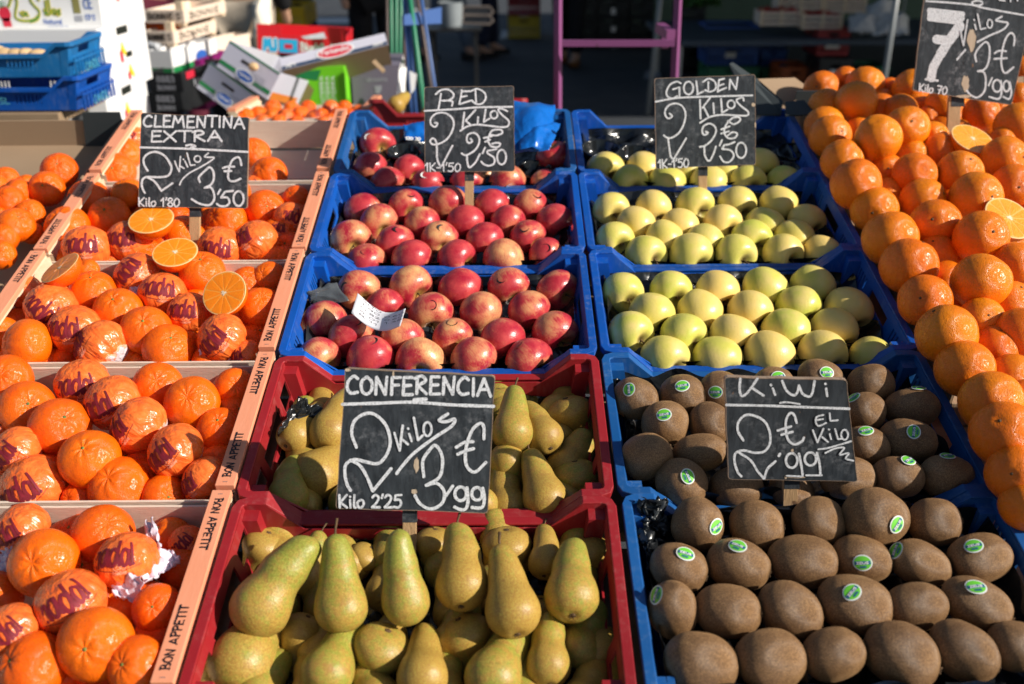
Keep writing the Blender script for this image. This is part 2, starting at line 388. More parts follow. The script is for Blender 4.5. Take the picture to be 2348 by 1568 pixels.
GL = {  # letter: (advance, strokes) y up, cap height 1
'A': (.72, [[(0,0),(.3,1)],[(.3,1),(.6,-.03)],[(.12,.36),(.5,.38)]]), 'B': (.66, [[(.1,-.02),(.1,1)],[(.0,1),(.25,1.02),(.40,.88),(.40,.66),(.25,.54),(.12,.53)],[(.12,.53),(.35,.52),(.54,.38),(.52,.12),(.32,.0),(-.02,.0)]]),
'C': (.62, [[(.5,.85),(.32,1),(.08,.72),(.03,.3),(.2,.02),(.5,.08)]]), 'D': (.68, [[(.12,.95),(.12,.05)],[(0,.95),(.35,1),(.58,.6),(.45,.12),(.1,0)]]),
'E': (.58, [[(.08,1),(.05,0)],[(.08,1),(.45,1)],[(.06,.52),(.4,.55)],[(.05,0),(.48,.02)]]), 'F': (.55, [[(.1,1),(.08,0)],[(.1,1),(.48,1)],[(.08,.55),(.4,.57)]]),
'G': (.7, [[(.55,.9),(.35,1),(.08,.7),(.05,.25),(.25,.0),(.5,.1)],[(.3,.45),(.52,.48)],[(.52,.48),(.52,0)]]), 'I': (.28, [[(.1,1),(.1,0)]]),
'H': (.62, [[(.05,1),(.05,0)],[(.5,1),(.5,0)],[(.05,.5),(.5,.5)]]), 'J': (.5, [[(.35,1),(.35,.2),(.2,0),(.02,.15)]]),
'K': (.62, [[(.05,1),(.08,0)],[(.5,1),(.1,.42)],[(.1,.42),(.52,0)]]), 'L': (.52, [[(.1,1),(.05,.02)],[(.05,.02),(.45,.04)]]),
'M': (.82, [[(0,0),(.12,1)],[(.12,1),(.33,.4)],[(.33,.4),(.58,1)],[(.58,1),(.68,-.02)]]), 'N': (.68, [[(.05,0),(.08,1)],[(.08,1),(.48,0)],[(.48,0),(.54,1.02)]]),
'O': (.64, [[(.28,1),(.05,.7),(.07,.2),(.28,0),(.5,.25),(.5,.72),(.28,1)]]), 'P': (.58, [[(.08,0),(.1,1)],[(0,.97),(.4,.98),(.45,.65),(.1,.48)]]),
'R': (.64, [[(.1,1),(.08,0)],[(-.02,.88),(.3,1.02),(.47,.75),(.12,.48)],[(.12,.48),(.52,0)]]), 'S': (.55, [[(.45,.95),(.2,1),(.06,.78),(.25,.55),(.45,.32),(.3,.02),(.02,.08)]]),
'T': (.6, [[(-.02,1),(.55,1)],[(.27,1),(.25,0)]]), 'U': (.62, [[(.05,1),(.06,.2),(.28,0),(.48,.2),(.5,1)]]), 'V': (.6, [[(.02,1),(.26,0)],[(.26,0),(.52,1)]]),
'W': (.85, [[(.02,1),(.18,0)],[(.18,0),(.35,.7)],[(.35,.7),(.52,0)],[(.52,0),(.72,1)]]), 'X': (.62, [[(0,1),(.5,0)],[(.52,1),(-.02,0)]]), 'Z': (.55, [[(0,1),(.45,1)],[(.45,1),(0,0)],[(0,0),(.5,0)]]),
'i': (.24, [[(.08,.6),(.1,0)],[(.06,.86),(.1,.84)]]), 'l': (.26, [[(.1,1),(.08,.1),(.18,0)]]), 'o': (.5, [[(.2,.6),(.03,.4),(.08,.05),(.25,0),(.4,.25),(.35,.55),(.2,.6)]]),
'a': (.55, [[(.4,.5),(.2,.62),(.03,.35),(.12,.02),(.32,.1),(.42,.55)],[(.42,.58),(.42,.12),(.52,0)]]), 'd': (.58, [[(.4,.45),(.2,.58),(.03,.3),(.14,0),(.34,.12),(.44,.5)],[(.46,1.05),(.42,.3),(.5,0)]]),
'n': (.55, [[(.05,.65),(.08,0)],[(.07,.35),(.2,.6),(.38,.55),(.4,0)]]), 'u': (.55, [[(.05,.6),(.06,.15),(.2,0),(.38,.2)],[(.4,.6),(.42,0)]]), 'e': (.5, [[(.06,.32),(.38,.36),(.3,.6),(.08,.5),(.06,.12),(.25,0),(.42,.1)]]),
's': (.42, [[(.32,.55),(.12,.6),(.06,.42),(.28,.25),(.24,.02),(.02,.06)]]), 'h': (.55, [[(.08,1.05),(.07,0)],[(.08,.4),(.25,.6),(.4,.5),(.4,0)]]), 'r': (.4, [[(.06,.6),(.07,0)],[(.08,.4),(.2,.58),(.34,.56)]]),
'c': (.45, [[(.36,.5),(.18,.6),(.04,.3),(.18,0),(.38,.08)]]), 'p': (.55, [[(.06,.6),(.06,-.35)],[(.07,.45),(.25,.62),(.42,.35),(.3,.02),(.08,.08)]]), 't': (.38, [[(.16,.95),(.15,.12),(.3,0)],[(0,.6),(.32,.62)]]),
'w': (.7, [[(.03,.6),(.16,0)],[(.16,0),(.3,.5)],[(.3,.5),(.42,0)],[(.42,0),(.6,.6)]]), 'm': (.78, [[(.05,.6),(.06,0)],[(.06,.4),(.2,.6),(.32,.5),(.32,0)],[(.33,.4),(.48,.6),(.6,.5),(.6,0)]]),
'0': (.6, [[(.28,1),(.06,.6),(.1,.12),(.28,0),(.48,.3),(.48,.75),(.28,1)]]), '1': (.36, [[(0,.65),(.2,1)],[(.2,1),(.2,0)]]), '2': (.56, [[(.04,.8),(.22,1),(.42,.8),(.3,.4),(.02,.02)],[(.02,.02),(.5,.02)]]),
'4': (.56, [[(.35,1),(.02,.35)],[(.02,.35),(.5,.35)],[(.38,.7),(.36,0)]]), '5': (.56, [[(.48,1),(.12,.97)],[(.12,.97),(.08,.6)],[(.08,.6),(.35,.62),(.46,.32),(.3,.02),(.02,.06)]]),
'3': (.54, [[(.05,.9),(.28,1),(.4,.78),(.2,.55)],[(.2,.55),(.46,.4),(.36,.04),(.02,.06)]]), '7': (.54, [[(0,1),(.46,.98)],[(.46,.98),(.18,0)],[(.1,.5),(.42,.52)]]), '8': (.54, [[(.25,.55),(.06,.78),(.25,1),(.44,.8),(.22,.52),(.04,.22),(.25,0),(.48,.22),(.25,.55)]]),
'9': (.54, [[(.42,.8),(.25,1),(.06,.78),(.1,.52),(.3,.5),(.44,.8)],[(.44,.9),(.42,.3),(.3,0)]]), '6': (.54, [[(.4,1),(.1,.6),(.05,.2),(.25,0),(.45,.25),(.3,.5),(.08,.3)]]), '/': (.5, [[(0,0),(.4,1)]]),
"'": (.2, [[(.12,1.05),(.05,.75)]]), '-': (.4, [[(.02,.42),(.32,.44)]]), '.': (.2, [[(.05,.03),(.09,.03)]]), ' ': (.38, [])}
ACCENT_E = [(.15,1.12),(.42,1.22)]
def letters(text, x0, y0, x1, y1, h, ydown=True, jit=None):
    """strokes of a line of text whose baseline runs (x0,y0)-(x1,y1)"""
    adv = sum(GL[c][0] for c in text); T = Vector((x1-x0, y1-y0)); L = T.length; T.normalize()
    U = Vector((T.y, -T.x)) if ydown else Vector((-T.y, T.x)); k = L/adv; x = 0; out = []
    for c in text:
        j = jit.uniform(-.05, .05) if jit else 0
        for s in GL[c][1]: out.append([Vector((x0, y0))+T*((x+px)*k)+U*((py+j)*h) for px, py in s])
        x += GL[c][0]
    return out
def write(mb, strokes, w, place, lift=.00004, rnd=None, k=6):
    """place(x, y, z) maps stroke space to the object's space; each stroke lies a hair above the one before"""
    for i, s in enumerate(strokes):
        vs, fs = ribbon(spline([Vector(q) for q in s], k), w, rnd)
        if not vs: continue
        mb.add([place(v.x, v.y, lift*i) for v in vs], fs)
    return mb

# ------------------------------------------------------------------ crates
def wall_holes(xs, zfun, z0, holes, thick, place, rows=None):
    """a wall with rectangular openings. holes: (x0,x1,z0,z1) all below the rim; place(x,z)->point, n by solidify"""
    bm = bmesh.new(); X = sorted(set([round(x, 5) for x in xs]+[round(v, 5) for h in holes for v in h[:2]])); Z = sorted(set([round(z0, 5)]+[round(v, 5) for h in holes for v in h[2:]]))
    cache = {}
    def V(x, k):
        if (x, k) not in cache: cache[(x, k)] = bm.verts.new(place(x, Z[k] if k < len(Z) else zfun(x)))
        return cache[(x, k)]
    for i in range(len(X)-1):
        for k in range(len(Z)):
            xm = (X[i]+X[i+1])/2; zb = Z[k]; zt = Z[k+1] if k+1 < len(Z) else 1e9; zm = (zb+min(zt, zb+.002))/2
            if any(h[0] < xm < h[1] and h[2] < zm < h[3] for h in holes) and zt < 1e8: continue
            bm.faces.new((V(X[i], k), V(X[i+1], k), V(X[i+1], k+1), V(X[i], k+1)))
    bmesh.ops.recalc_face_normals(bm, faces=bm.faces)
    bmesh.ops.solidify(bm, geom=bm.faces[:], thickness=thick)
    return bm
def bm_obj(name, bm, mat, parent):
    m = bpy.data.meshes.new(name); bm.to_mesh(m); bm.free(); m.materials.append(mat); m.update()
    return put(name, m, parent)
def rimline(W, D, drop, c=.040, s=.040):
    """closed list of rim points (x, y, z) on the wall line, corner flats, slopes and the lowered middle"""
    a = W/2; b = D/2; r = .014
    p = [(-a+r, -b, 0), (-a+c, -b, 0), (-a+c+s, -b, -drop), (a-c-s, -b, -drop), (a-c, -b, 0), (a-r, -b, 0), (a-r*.3, -b+r*.3, 0), (a, -b+r, 0), (a, b-r, 0), (a-r*.3, b-r*.3, 0), (a-r, b, 0), (a-c, b, 0), (a-c-s, b, -drop), (-a+c+s, b, -drop), (-a+c, b, 0), (-a+r, b, 0), (-a+r*.3, b-r*.3, 0), (-a, b-r, 0), (-a, -b+r, 0), (-a+r*.3, -b+r*.3, 0)]
    return [Vector(q) for q in p]
def plastic_crate(name, mat, M4, label, group=None, W=.5, D=.3, H=.105, drop=.040, slots='low', cat='crate', side_big=False):
    e = empty(name, M4, label, cat, group); a = W/2; b = D/2; c, s = .040, .040; ins = .006; bw = a-.012; bd = b-.010
    def zr(x):
        ax = abs(x)
        return -.004 if ax > a-c else (-drop-.004 if ax < a-c-s else -.004-drop*(a-c-ax)/s)
    tap = lambda z: 1.0+z*.09/H*1.0          # walls lean in towards the bottom
    low = -H
    vs = [(-a+.10+.012*i, -a+.105+.012*i) for i in range(int((W-.2)/.012))]
    hol = [(x0, x1, low+.018, -drop-.020) for x0, x1 in vs if abs((x0+x1)/2) > .06] if slots != 'none' else []
    xs = [-a+ins, -a+c, -a+c+s, 0, a-c-s, a-c, a-ins]
    for sg, nm in ((-1, 'front_wall'), (1, 'back_wall')):
        bm = wall_holes(xs, zr, low, hol, .003, lambda x, z, sg=sg: Vector((x*tap(z), sg*(b-ins)*tap(z), z)))
        bm_obj(nm, bm, mat, e)
    ys = [-b+ins, 0, b-ins]
    if side_big: sh = [(-.055, .055, -.052, -.022)]+[(y, y+.014, -.085, -.060) for y in (-.11, -.085, -.06, -.035, -.01, .015, .04, .065, .09)]+[(-.12, -.075, -.05, -.02), (.075, .12, -.05, -.02)]
    else: sh = [(-.045, .045, -.040, -.020)]+[(-b+.03+.011*i, -b+.0345+.011*i, -.088, -.052) for i in range(int((D-.07)/.011))]+[(-b+.025+.011*i, -b+.0295+.011*i, -.042, -.018) for i in list(range(0, 5))+list(range(18, 23))]
    for sg in (-1, 1):
        bm = wall_holes(ys, lambda y: -.004, low, sh, .003, lambda y, z, sg=sg: Vector((sg*(a-ins)*tap(z), y*tap(z), z)))
        bm_obj('side_wall', bm, mat, e)
    # rim lip: a folded flange swept round the rim
    R = rimline(W, D, drop); n = len(R); mb = MB(); prof = [(.004, -.012), (.004, 0), (-.009, 0), (-.0095, -.004), (.000, -.0045), (.000, -.012)]
    vv = []
    for i, q in enumerate(R):
        T = (R[(i+1) % n]-R[i-1]); T.z = 0; T.normalize(); N = Vector((T.y, -T.x, 0))   # outward
        for o, z in prof: vv.append(q+N*o+Vector((0, 0, z)))
    k = len(prof); ff = [(i*k+j, ((i+1) % n)*k+j, ((i+1) % n)*k+(j+1) % k, i*k+(j+1) % k) for i in range(n) for j in range(k)]
    mb.add(vv, ff); mb.build('rim', mat, e, bevel=.0012)
    mb = MB(); mb.box((0, 0, low), (2*bw*.93, 2*bd*.93, .004)); mb.build('base', mat, e)
    for sx in (-1, 1):
        for sy in (-1, 1):
            mb = MB(); x = sx*(a-.020); y = sy*(b-.018); mb.add([(x-.013, y-.012, -.010), (x+.011, y-.012, -.010), (x+.011, y+.012, -.010), (x-.013, y+.012, -.010), (x*.93-.010, y*.92-.01, low), (x*.93+.01, y*.92-.01, low), (x*.93+.01, y*.92+.01, low), (x*.93-.01, y*.92+.01, low)],
                [(0,1,2,3),(7,6,5,4),(0,4,5,1),(1,5,6,2),(2,6,7,3),(3,7,4,0)])
            mb.build('corner_post', mat, e)
    return e
RAIL_W = .026
def wooden_crate(M4, label, group, W=.5, D=.298, H=.105, printed=True, drop=.030):
    e = empty('wooden_crate', M4, label, 'crate', group); a = W/2; b = D/2
    for sg in (-1, 1):
        x = sg*(a-RAIL_W/2)
        mb = MB(); mb.box((x, 0, -.005), (RAIL_W, D-.004, .010)); r = mb.build('side_rail', M['salmon'], e, bevel=.0008)
        mb = MB(); mb.box((x, 0, -.0125), (RAIL_W-.001, D-.004, .0045)); mb.build('rail_underside', M['pale_wood'], r)
        if printed:
            rn = random.Random(sg+5); mb = MB(); h = RAIL_W*.42
            for y0, y1, xo in ((b*-.88, b*-.28, -1), (b*.88, b*.28, 1)):
                st = letters('BON APPETIT', y0, 0, y1, 0, h, False, rn)
                # text runs along y, letters stand towards -x (near half) or +x (far half)
                T = 1 if y1 > y0 else -1
                st2 = [[Vector((p.x, p.y)) for p in s] for s in st]
                write(mb, st2, .0021, lambda px, py, z, x=x, T=T: Vector((x + (h*.5)*T - abs(py)*T, px, .0004+z)), .00002, rn, 3)
            mb.build('lettering', M['ink'], r)
            for y in (-b+.008, b-.010): MB().box((x, y, .0003), (.006, .0008, .0008)).build('staple', M['zinc'], r)
        MB().box((sg*(a-.0035), 0, -.062), (.004, D-.01, .040)).build('side_slat', M['panel_wood'], e); MB().box((sg*(a-.0035), 0, -.030), (.004, D-.01, .016)).build('side_slat', M['panel_wood'], e)
        for sy in (-1, 1):
            mb = MB(); px = sg*(a-.006); py = sy*(b-.003); q = .026
            mb.add([(px, py, -.0145), (px-sg*q, py, -.0145), (px, py-sy*q, -.0145), (px, py, -H), (px-sg*q, py, -H), (px, py-sy*q, -H)], [(0,1,2), (5,4,3), (0,3,4,1), (1,4,5,2), (2,5,3,0)])
            mb.build('corner_post', M['pale_wood'], e)
    for sy in (-1, 1):
        mb = MB(); mb.box((0, sy*(b-.0025), -drop-.034), (W-.012, .0035, .068)); mb.build('end_panel', M['panel_wood'], e)
    for i in range(2): MB().box((0, (i-.5)*(D*.5-.004), -H), (W-.014, D*.5-.008, .003)).build('bottom_board', M['panel_wood'], e)
    return e

# ------------------------------------------------------------------ fruit shapes (unit radius, stalk along +z)
def dirgrid(mb, rad, nu=40, nv=26, post=None):
    def fn(u, v):
        th = PI*v; ph = 2*PI*u; d = Vector((math.sin(th)*math.cos(ph), math.sin(th)*math.sin(ph), math.cos(th)))
        q = d*rad(d, th, ph)
        return post(q, th, ph) if post else q
    top = mb.v; n0 = len(mb.v)
    vs = [fn(0, 0)]; 
    for j in range(1, nv):
        for i in range(nu): vs.append(fn(i/nu, j/nv))
    vs.append(fn(0, 1)); fs = []
    for i in range(nu): fs.append((0, 1+i, 1+(i+1) % nu))
    for j in range(nv-2):
        for i in range(nu):
            a = 1+j*nu+i; b = 1+j*nu+(i+1) % nu; fs.append((a, a+nu, b+nu, b))
    L = len(vs)-1; s0 = 1+(nv-2)*nu
    for i in range(nu): fs.append((L, s0+(i+1) % nu, s0+i))
    return mb.add(vs, fs)
def nz(v, s, o=0): return noise.noise(Vector((v.x*s+o, v.y*s-o, v.z*s+o*2)))
ME = {}
ORAD = {}
for k in range(4):
    def rad(d, th, ph, k=k):
        r = 1+.035*nz(d, 1.2, 9*k)+.010*nz(d, 4, 5*k); r *= 1+.03*(k % 2)*math.cos(th)**2
        return r*(1-.06*math.exp(-(th/.22)**2)-.03*math.exp(-((PI-th)/.2)**2))
    ME['orange', k] = dirgrid(MB(), rad).mesh('orange_peel', M['orange'])
    def radm(d, th, ph, k=k):
        r = 1+.03*nz(d, 1.4, 7*k)+.008*nz(d, 5, 3*k)
        fl = math.exp(-(th/.75)**2); r *= 1+.020*math.cos((7+k)*ph+2*nz(d, 2, k))*fl*min(1, th/.15)
        r *= (1-.10*math.exp(-(th/.24)**2)-.05*math.exp(-((PI-th)/.3)**2))
        return r*(1-.14*d.z*d.z+.03*(k % 2)*d.z)
    ME['mandarin', k] = dirgrid(MB(), radm, 48, 28).mesh('mandarin_peel', M['mandarin'])
    def radw(d, th, ph, k=k):
        s = .5+.5*math.tanh(-(d.z+.1)*3)
        r = 1.0+.02*nz(d, 1.6, 7*k)+(.008+.030*s)*math.sin((11+k)*ph+3*nz(d, 2, k))*math.sin(th)+.022*abs(nz(d, 3.2, 11*k))+.012*abs(nz(d, 7, 2*k))
        return r*(1-.12*d.z*d.z)
    ORAD[k] = radw
    ME['wrapped', k] = dirgrid(MB(), radw, 64, 36).mesh('wrapper', M['wrapper'])
    # printed word on the wrapper
    def wp(x, y, z, k=k, s=1.0):
        d = (Vector((.88, 0, .48))+Vector((0, 1, 0))*x+Vector((-.48, 0, .88))*(y-.25)).normalized()
        lon = math.atan2(d.y, d.x); th = math.acos(max(-1, min(1, d.z))); return d*(radw(d, th, lon % (2*PI))+.014+z*50)
    rn = random.Random(k); mb = MB(); st = letters('nadal', -.86, .02, .86, -.04+.09*k, 1.0, False, rn)
    write(mb, st, .120, wp, .00003, rn, 6)
    write(mb, [[(-1.2, .02), (-.5, -.10), (.3, -.14), (1.3, .0)]], .022, wp, .00003, rn, 8)
    ME['word', k] = mb.mesh('lettering', M['wrap_ink'])
    mb = MB(); write(mb, [ell(.25, -.02, .20, .13, 0, 360), [(.12, -.02), (.20, .06), (.26, -.04), (.34, .05)], [(.16, -.07), (.34, -.07)]], .018, wp, .00003)
    write(mb, letters('Anecoop', -.02, -.27, .52, -.27, .13, False), .020, wp, .00003, None, 3)
    ME['logo', k] = mb.mesh('logo_print', M['wrap_pale'])
def prof_apple(k, flat, dim, asym):
    def f(u, v):
        t = PI*(.0001+v*.9998); ph = 2*PI*u
        rho = math.sin(t)*(1+asym*math.cos(t)); z = math.cos(t)*flat
        z -= dim*math.exp(-(t/.36)**2); z += dim*.55*math.exp(-((PI-t)/.30)**2)
        w = 1+.028*math.cos(5*ph+k)*(t/PI)**2+.03*math.cos(ph*2+k)+.03*nz(Vector((math.cos(ph), math.sin(ph), z)), 1.1, k*5)
        return Vector((rho*math.cos(ph)*w, rho*math.sin(ph)*w, z+.03*math.cos(ph+k)))
    return MB().grid(f, 40, 28, True)
for k in range(3):
    ME['red_apple', k] = prof_apple(k, .92, .34, .10).mesh('apple_skin', M['red_apple'])
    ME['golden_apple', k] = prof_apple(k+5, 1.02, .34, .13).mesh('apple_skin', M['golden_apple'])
    ME['apple_stalk', k] = MB().tube([(0, 0, .50), (.02, .01, .72), (.07+.03*k, .03, .92), (.13+.05*k, .05, 1.04)], [.05, .035, .035, .05], 6).mesh('stalk', M['stalk_brown'])
mb = MB()
for j in range(5):
    a = 2*PI*j/5; mb.add([(.10*math.cos(a+.5), .10*math.sin(a+.5), .0), (.10*math.cos(a-.5), .10*math.sin(a-.5), .0), (.20*math.cos(a), .20*math.sin(a), .035), (0, 0, .05)], [(0,1,3),(0,3,2),(1,2,3),(0,2,1)])
mb.tube([(0, 0, -.02), (0, 0, .07)], .075, 8)
ME['button'] = mb.mesh('stalk_button', M['stalk_green']); 
ME['scar'] = MB().tube([(0, 0, -.04), (0, 0, .012)], [.05, .055], 8).mesh('stalk_scar', M['stalk_brown'])
NECKS = {}
for k in range(4):
    # pear: bulb round the origin, neck towards +z, tip near z = 1.95
    def pf(u, v, k=k):
        ph = 2*PI*u; s = v
        # centre line and radius along the length
        z = -1+3.0*s
        pts = [(-1, .0), (-.97, .22), (-.88, .46), (-.68, .74), (-.36, .95), (0, 1.0), (.36, .93), (.72, .77), (1.05, .69+.03*k), (1.35, .60+.03*k), (1.62, .52+.03*k), (1.82, .41+.03*k), (1.94, .22+.02*k), (2.0, .0)]
        q = s*(len(pts)-1); i = min(int(q), len(pts)-2); f = q-i
        P = [pts[max(i-1, 0)], pts[i], pts[i+1], pts[min(i+2, len(pts)-1)]]
        cm = lambda c: .5*((2*P[1][c])+(P[2][c]-P[0][c])*f+(2*P[0][c]-5*P[1][c]+4*P[2][c]-P[3][c])*f*f+(3*P[1][c]-P[0][c]-3*P[2][c]+P[3][c])*f**3)
        z = cm(0); r = max(0, cm(1)); r *= 1+.03*nz(Vector((math.cos(ph), math.sin(ph), z*.8)), 1.3, 5*k)+.012*nz(Vector((math.cos(ph), math.sin(ph), z)), 3, 3*k)
        b = max(0, z)**2*(.02+.03*k)*(1 if k % 2 else -1)
        if z > 0: z *= 1+.34*min(1, z)
        if z < -.9: z += .10*math.exp(-(r/.25)**2)
        return Vector((r*math.cos(ph)+b, r*math.sin(ph)+.03*math.sin(z*2+k), z))
    ME['pear', k] = MB().grid(pf, 32, 39, True).mesh('pear_skin', M['pear']); NECKS[k] = 4*(.02+.03*k)*(1 if k % 2 else -1)
    n = NECKS[k]
    ME['pear_stalk', k] = MB().tube([(n, 0, 2.54), (n+.03, .02, 2.88), (n+.10, .05, 3.25)], [.055, .045, .065], 6).mesh('stalk', M['stalk_brown'])
mb = MB(); mb.tube([(0, 0, -.86), (0, 0, -.93)], [.13, .11], 8)
for j in range(5):
    a = 2*PI*j/5; mb.tube([(.07*math.cos(a), .07*math.sin(a), -.88), (.12*math.cos(a), .12*math.sin(a), -.97)], [.03, .012], 5)
ME['calyx'] = mb.mesh('calyx', M['stalk_brown'])
for k in range(5):
    def rk(d, th, ph, k=k):
        r = 1+.075*nz(d, .9, 13*k)+.012*nz(d, 2.6, 7*k)
        r *= 1-(.06 if k in (1, 3) else 0)*math.exp(-(d.y-.15)**2/.06)*max(0, d.z)*max(0, .4+d.x); r *= 1-.04*math.exp(-(1-abs(d.x))/.02)
        return r
    def post(q, th, ph, k=k):
        x, y, z = q; s = 1 if x > 0 else -1; ax = abs(x)
        x = s*ax**.93
        return Vector((x*1.0, y*(.84+.02*k), z*(.84-.01*k)))
    ME['kiwi', k] = dirgrid(MB(), rk, 40, 26, post).mesh('kiwi_skin', M['kiwi'])
mb = MB()
for j in range(7):
    a = 2*PI*j/7; mb.tube([(.93, .03*math.cos(a), .03*math.sin(a)), (1.02, .10*math.cos(a), .10*math.sin(a))], [.035, .012], 5)
mb.tube([(.9, 0, 0), (.995, 0, 0)], [.07, .05], 7)
ME['kiwi_button'] = mb.mesh('calyx', M['stalk_brown'])
# halved citrus: cut face at z = 0 looking along +z
def half_mesh():
    out = {}
    mb = MB(); mb.grid(lambda u, v: Vector((math.sin(PI/2*(1-v*.999))*math.cos(2*PI*u), math.sin(PI/2*(1-v*.999))*math.sin(2*PI*u), -math.cos(PI/2*(1-v*.999))*.86)), 48, 14, True)
    out['peel'] = mb.mesh('peel', M['mandarin'])
    mb = MB()
    ring = [(1.0, 0), (.99, .012), (.965, .018), (.94, .010)]
    mb.grid(lambda u, v: Vector((ring[round(v*3)][0]*math.cos(2*PI*u), ring[round(v*3)][0]*math.sin(2*PI*u), ring[round(v*3)][1])), 48, 3, True)
    out['pith'] = mb.mesh('pith', M['pith'])
    out['membrane'] = MB().add([(.945*math.cos(2*PI*i/48), .945*math.sin(2*PI*i/48), .019) for i in range(48)], [tuple(range(48))]).mesh('membrane', M['membrane'])
    n = 11; mb = MB(); g = 2*PI/n; inner = .13; P = []
    a0 = .045
    pr = [(inner, .0), (.35, g/2-.050), (.60, g/2-.028), (.86, g/2-.022), (.925, g/2-.08), (.94, 0), (.925, -g/2+.08), (.86, -g/2+.022), (.60, -g/2+.028), (.35, -g/2+.050)]
    lo = [(r*math.cos(a), r*math.sin(a), .004) for r, a in pr]; hi = [((r-.015 if r > .5 else r+.012)*math.cos(a*.97), (r-.015 if r > .5 else r+.012)*math.sin(a*.97), .024) for r, a in pr]
    m = len(pr); mb.add(lo+hi+[(.6, 0, .030)], [(i, (i+1) % m, m+(i+1) % m, m+i) for i in range(m)]+[(m+i, m+(i+1) % m, 2*m) for i in range(m)])
    out['segment'] = mb; out['n'] = n
    mb = MB(); mb.add([(.10*(1+.5*math.sin(5*i))*math.cos(2*PI*i/14), .12*(1+.4*math.sin(3*i))*math.sin(2*PI*i/14), .03) for i in range(14)]+[(0, 0, .036)], [(i, (i+1) % 14, 14) for i in range(14)])
    out['core'] = mb.mesh('core', M['core'])
    return out
HALF = half_mesh()
SEG = {False: HALF['segment'].mesh('segment', M['pulp'], False), True: HALF['segment'].mesh('segment', M['pulp_pale'], False)}
ORANGE_PEEL_HALF = HALF['peel'].copy(); ORANGE_PEEL_HALF.materials[0] = M['orange']
MEMB_PALE = HALF['membrane'].copy(); MEMB_PALE.materials[0] = M['membrane_pale']
def halved(name, c, R, nrm, label, group, pale=False, spin=0):
    Z = nrm.normalized(); X = Z.orthogonal().normalized(); X = Matrix.Rotation(spin, 3, Z) @ X; Y = Z.cross(X)
    e = empty(name, frame(c, X, Y, Z) @ Matrix.Scale(R, 4), label, 'halved orange' if pale else 'halved mandarin', group)
    put('peel', ORANGE_PEEL_HALF if pale else HALF['peel'], e); put('pith', HALF['pith'], e); put('core', HALF['core'], e); put('membrane', MEMB_PALE if pale else HALF['membrane'], e)
    for i in range(HALF['n']):
        put('segment', SEG[pale], e, Matrix.Rotation(2*PI*i/HALF['n']+.04*math.sin(i*7), 4, 'Z'))
    return e
# stickers: a disc wrapped on the fruit
def sticker(name, parent, Mparent_inv, c, R, dirw, r, style, spin=0.0, surf=1.0, lift=.04):
    """c, R: fruit centre and radius in the world, dirw: direction of the sticker, surf: distance in world from centre"""
    Z = dirw.normalized(); X = (Matrix.Rotation(spin, 3, Z) @ (ix-Z*ix.dot(Z)).normalized()); Y = Z.cross(X)
    F4 = frame(c+Z*surf, X, Y, Z)
    cur = .5/R
    def pl(x, y, z): return Vector((x, y, z+.0006-(x*x+y*y)*cur*.8+.0008))
    def disc(rx, ry, z):
        mb = MB(); vs = [pl(0, 0, z)]
        for q in (.5, 1.0): vs += [pl(q*rx*math.cos(2*PI*i/20), q*ry*math.sin(2*PI*i/20), z) for i in range(20)]
        fs = [(0, 1+i, 1+(i+1) % 20) for i in range(20)]+[(1+i, 21+i, 21+(i+1) % 20, 1+(i+1) % 20) for i in range(20)]
        return mb.add(vs, fs)
    L = Mparent_inv @ F4
    base = disc(r, r*.86, 0).build(name, M['sticker_white' if style != 'black' else 'sticker_black'], parent, True); base.matrix_local = L
    if style == 'green':
        disc(r*.86, r*.72, .0003).build('print', M['sticker_green'], base, True)
        mb = MB(); mb.grid(lambda u, v: pl(r*.80*(u*2-1), r*(.36*(v)-.18), .0006), 8, 2); b = mb.build('band', M['sticker_blue'], base, True)
        mb = MB(); write(mb, letters('ZEUS', -r*.62, -r*.11, r*.62, -r*.11, r*.22, False), r*.07, lambda x, y, z: pl(x, y, z+.0009), .00001, None, 3); mb.build('lettering', M['sticker_white'], base)
        mb = MB(); write(mb, letters('4030', -r*.35, -r*.52, r*.35, -r*.52, r*.2, False), r*.06, lambda x, y, z: pl(x, y, z+.0006), .00001, None, 3); mb.build('number', M['sticker_blue'], base)
    elif style == 'black':
        mb = MB()
        for i in range(5):
            a = 2*PI*i/5+.3; write(mb, [[(r*.25*math.cos(a), r*.25*math.sin(a)), (r*.55*math.cos(a+.2), r*.5*math.sin(a+.2))]], r*.16, lambda x, y, z: pl(x, y, z+.0003), .00001)
        mb.build('print', M['sticker_red'], base)
        mb = MB(); write(mb, [[(-r*.5, -r*.2), (-r*.1, 0), (r*.1, .2*r), (r*.5, .1*r)]], r*.10, lambda x, y, z: pl(x, y, z+.0006)); mb.build('print', M['sticker_white'], base)
    elif style == 'white':
        disc(r*.5, r*.45, .0003).build('print', M['sticker_green'], base, True)
    return base

# ------------------------------------------------------------------ the street: ground
mb = MB(); mb.add([(-120, -60, 0), (120, -60, 0), (120, 160, 0), (-120, 160, 0)], [(0, 1, 2, 3)])
g = mb.build('ground', M['asphalt']); tag(g, 'dark grey asphalt of the market street', kind='structure')
def gnd(x, y):
    r = ray(x, y); t = -CAM.z/r.z; return CAM+r*t
def paint(name, x0, x1, y0, y1, label):
    p = [gnd(x0, y1), gnd(x1, y1), gnd(x1, y0), gnd(x0, y0)]
    o = MB().add([Vector((q.x, q.y, .004)) for q in p], [(0, 1, 2, 3)]).build(name, M['road_white']); tag(o, label, kind='structure')
paint('road_marking', 660, 838, 42, 54, 'white line painted across the street')
paint('road_marking', 840, 1010, 22, 26, 'thin far white line painted on the street')

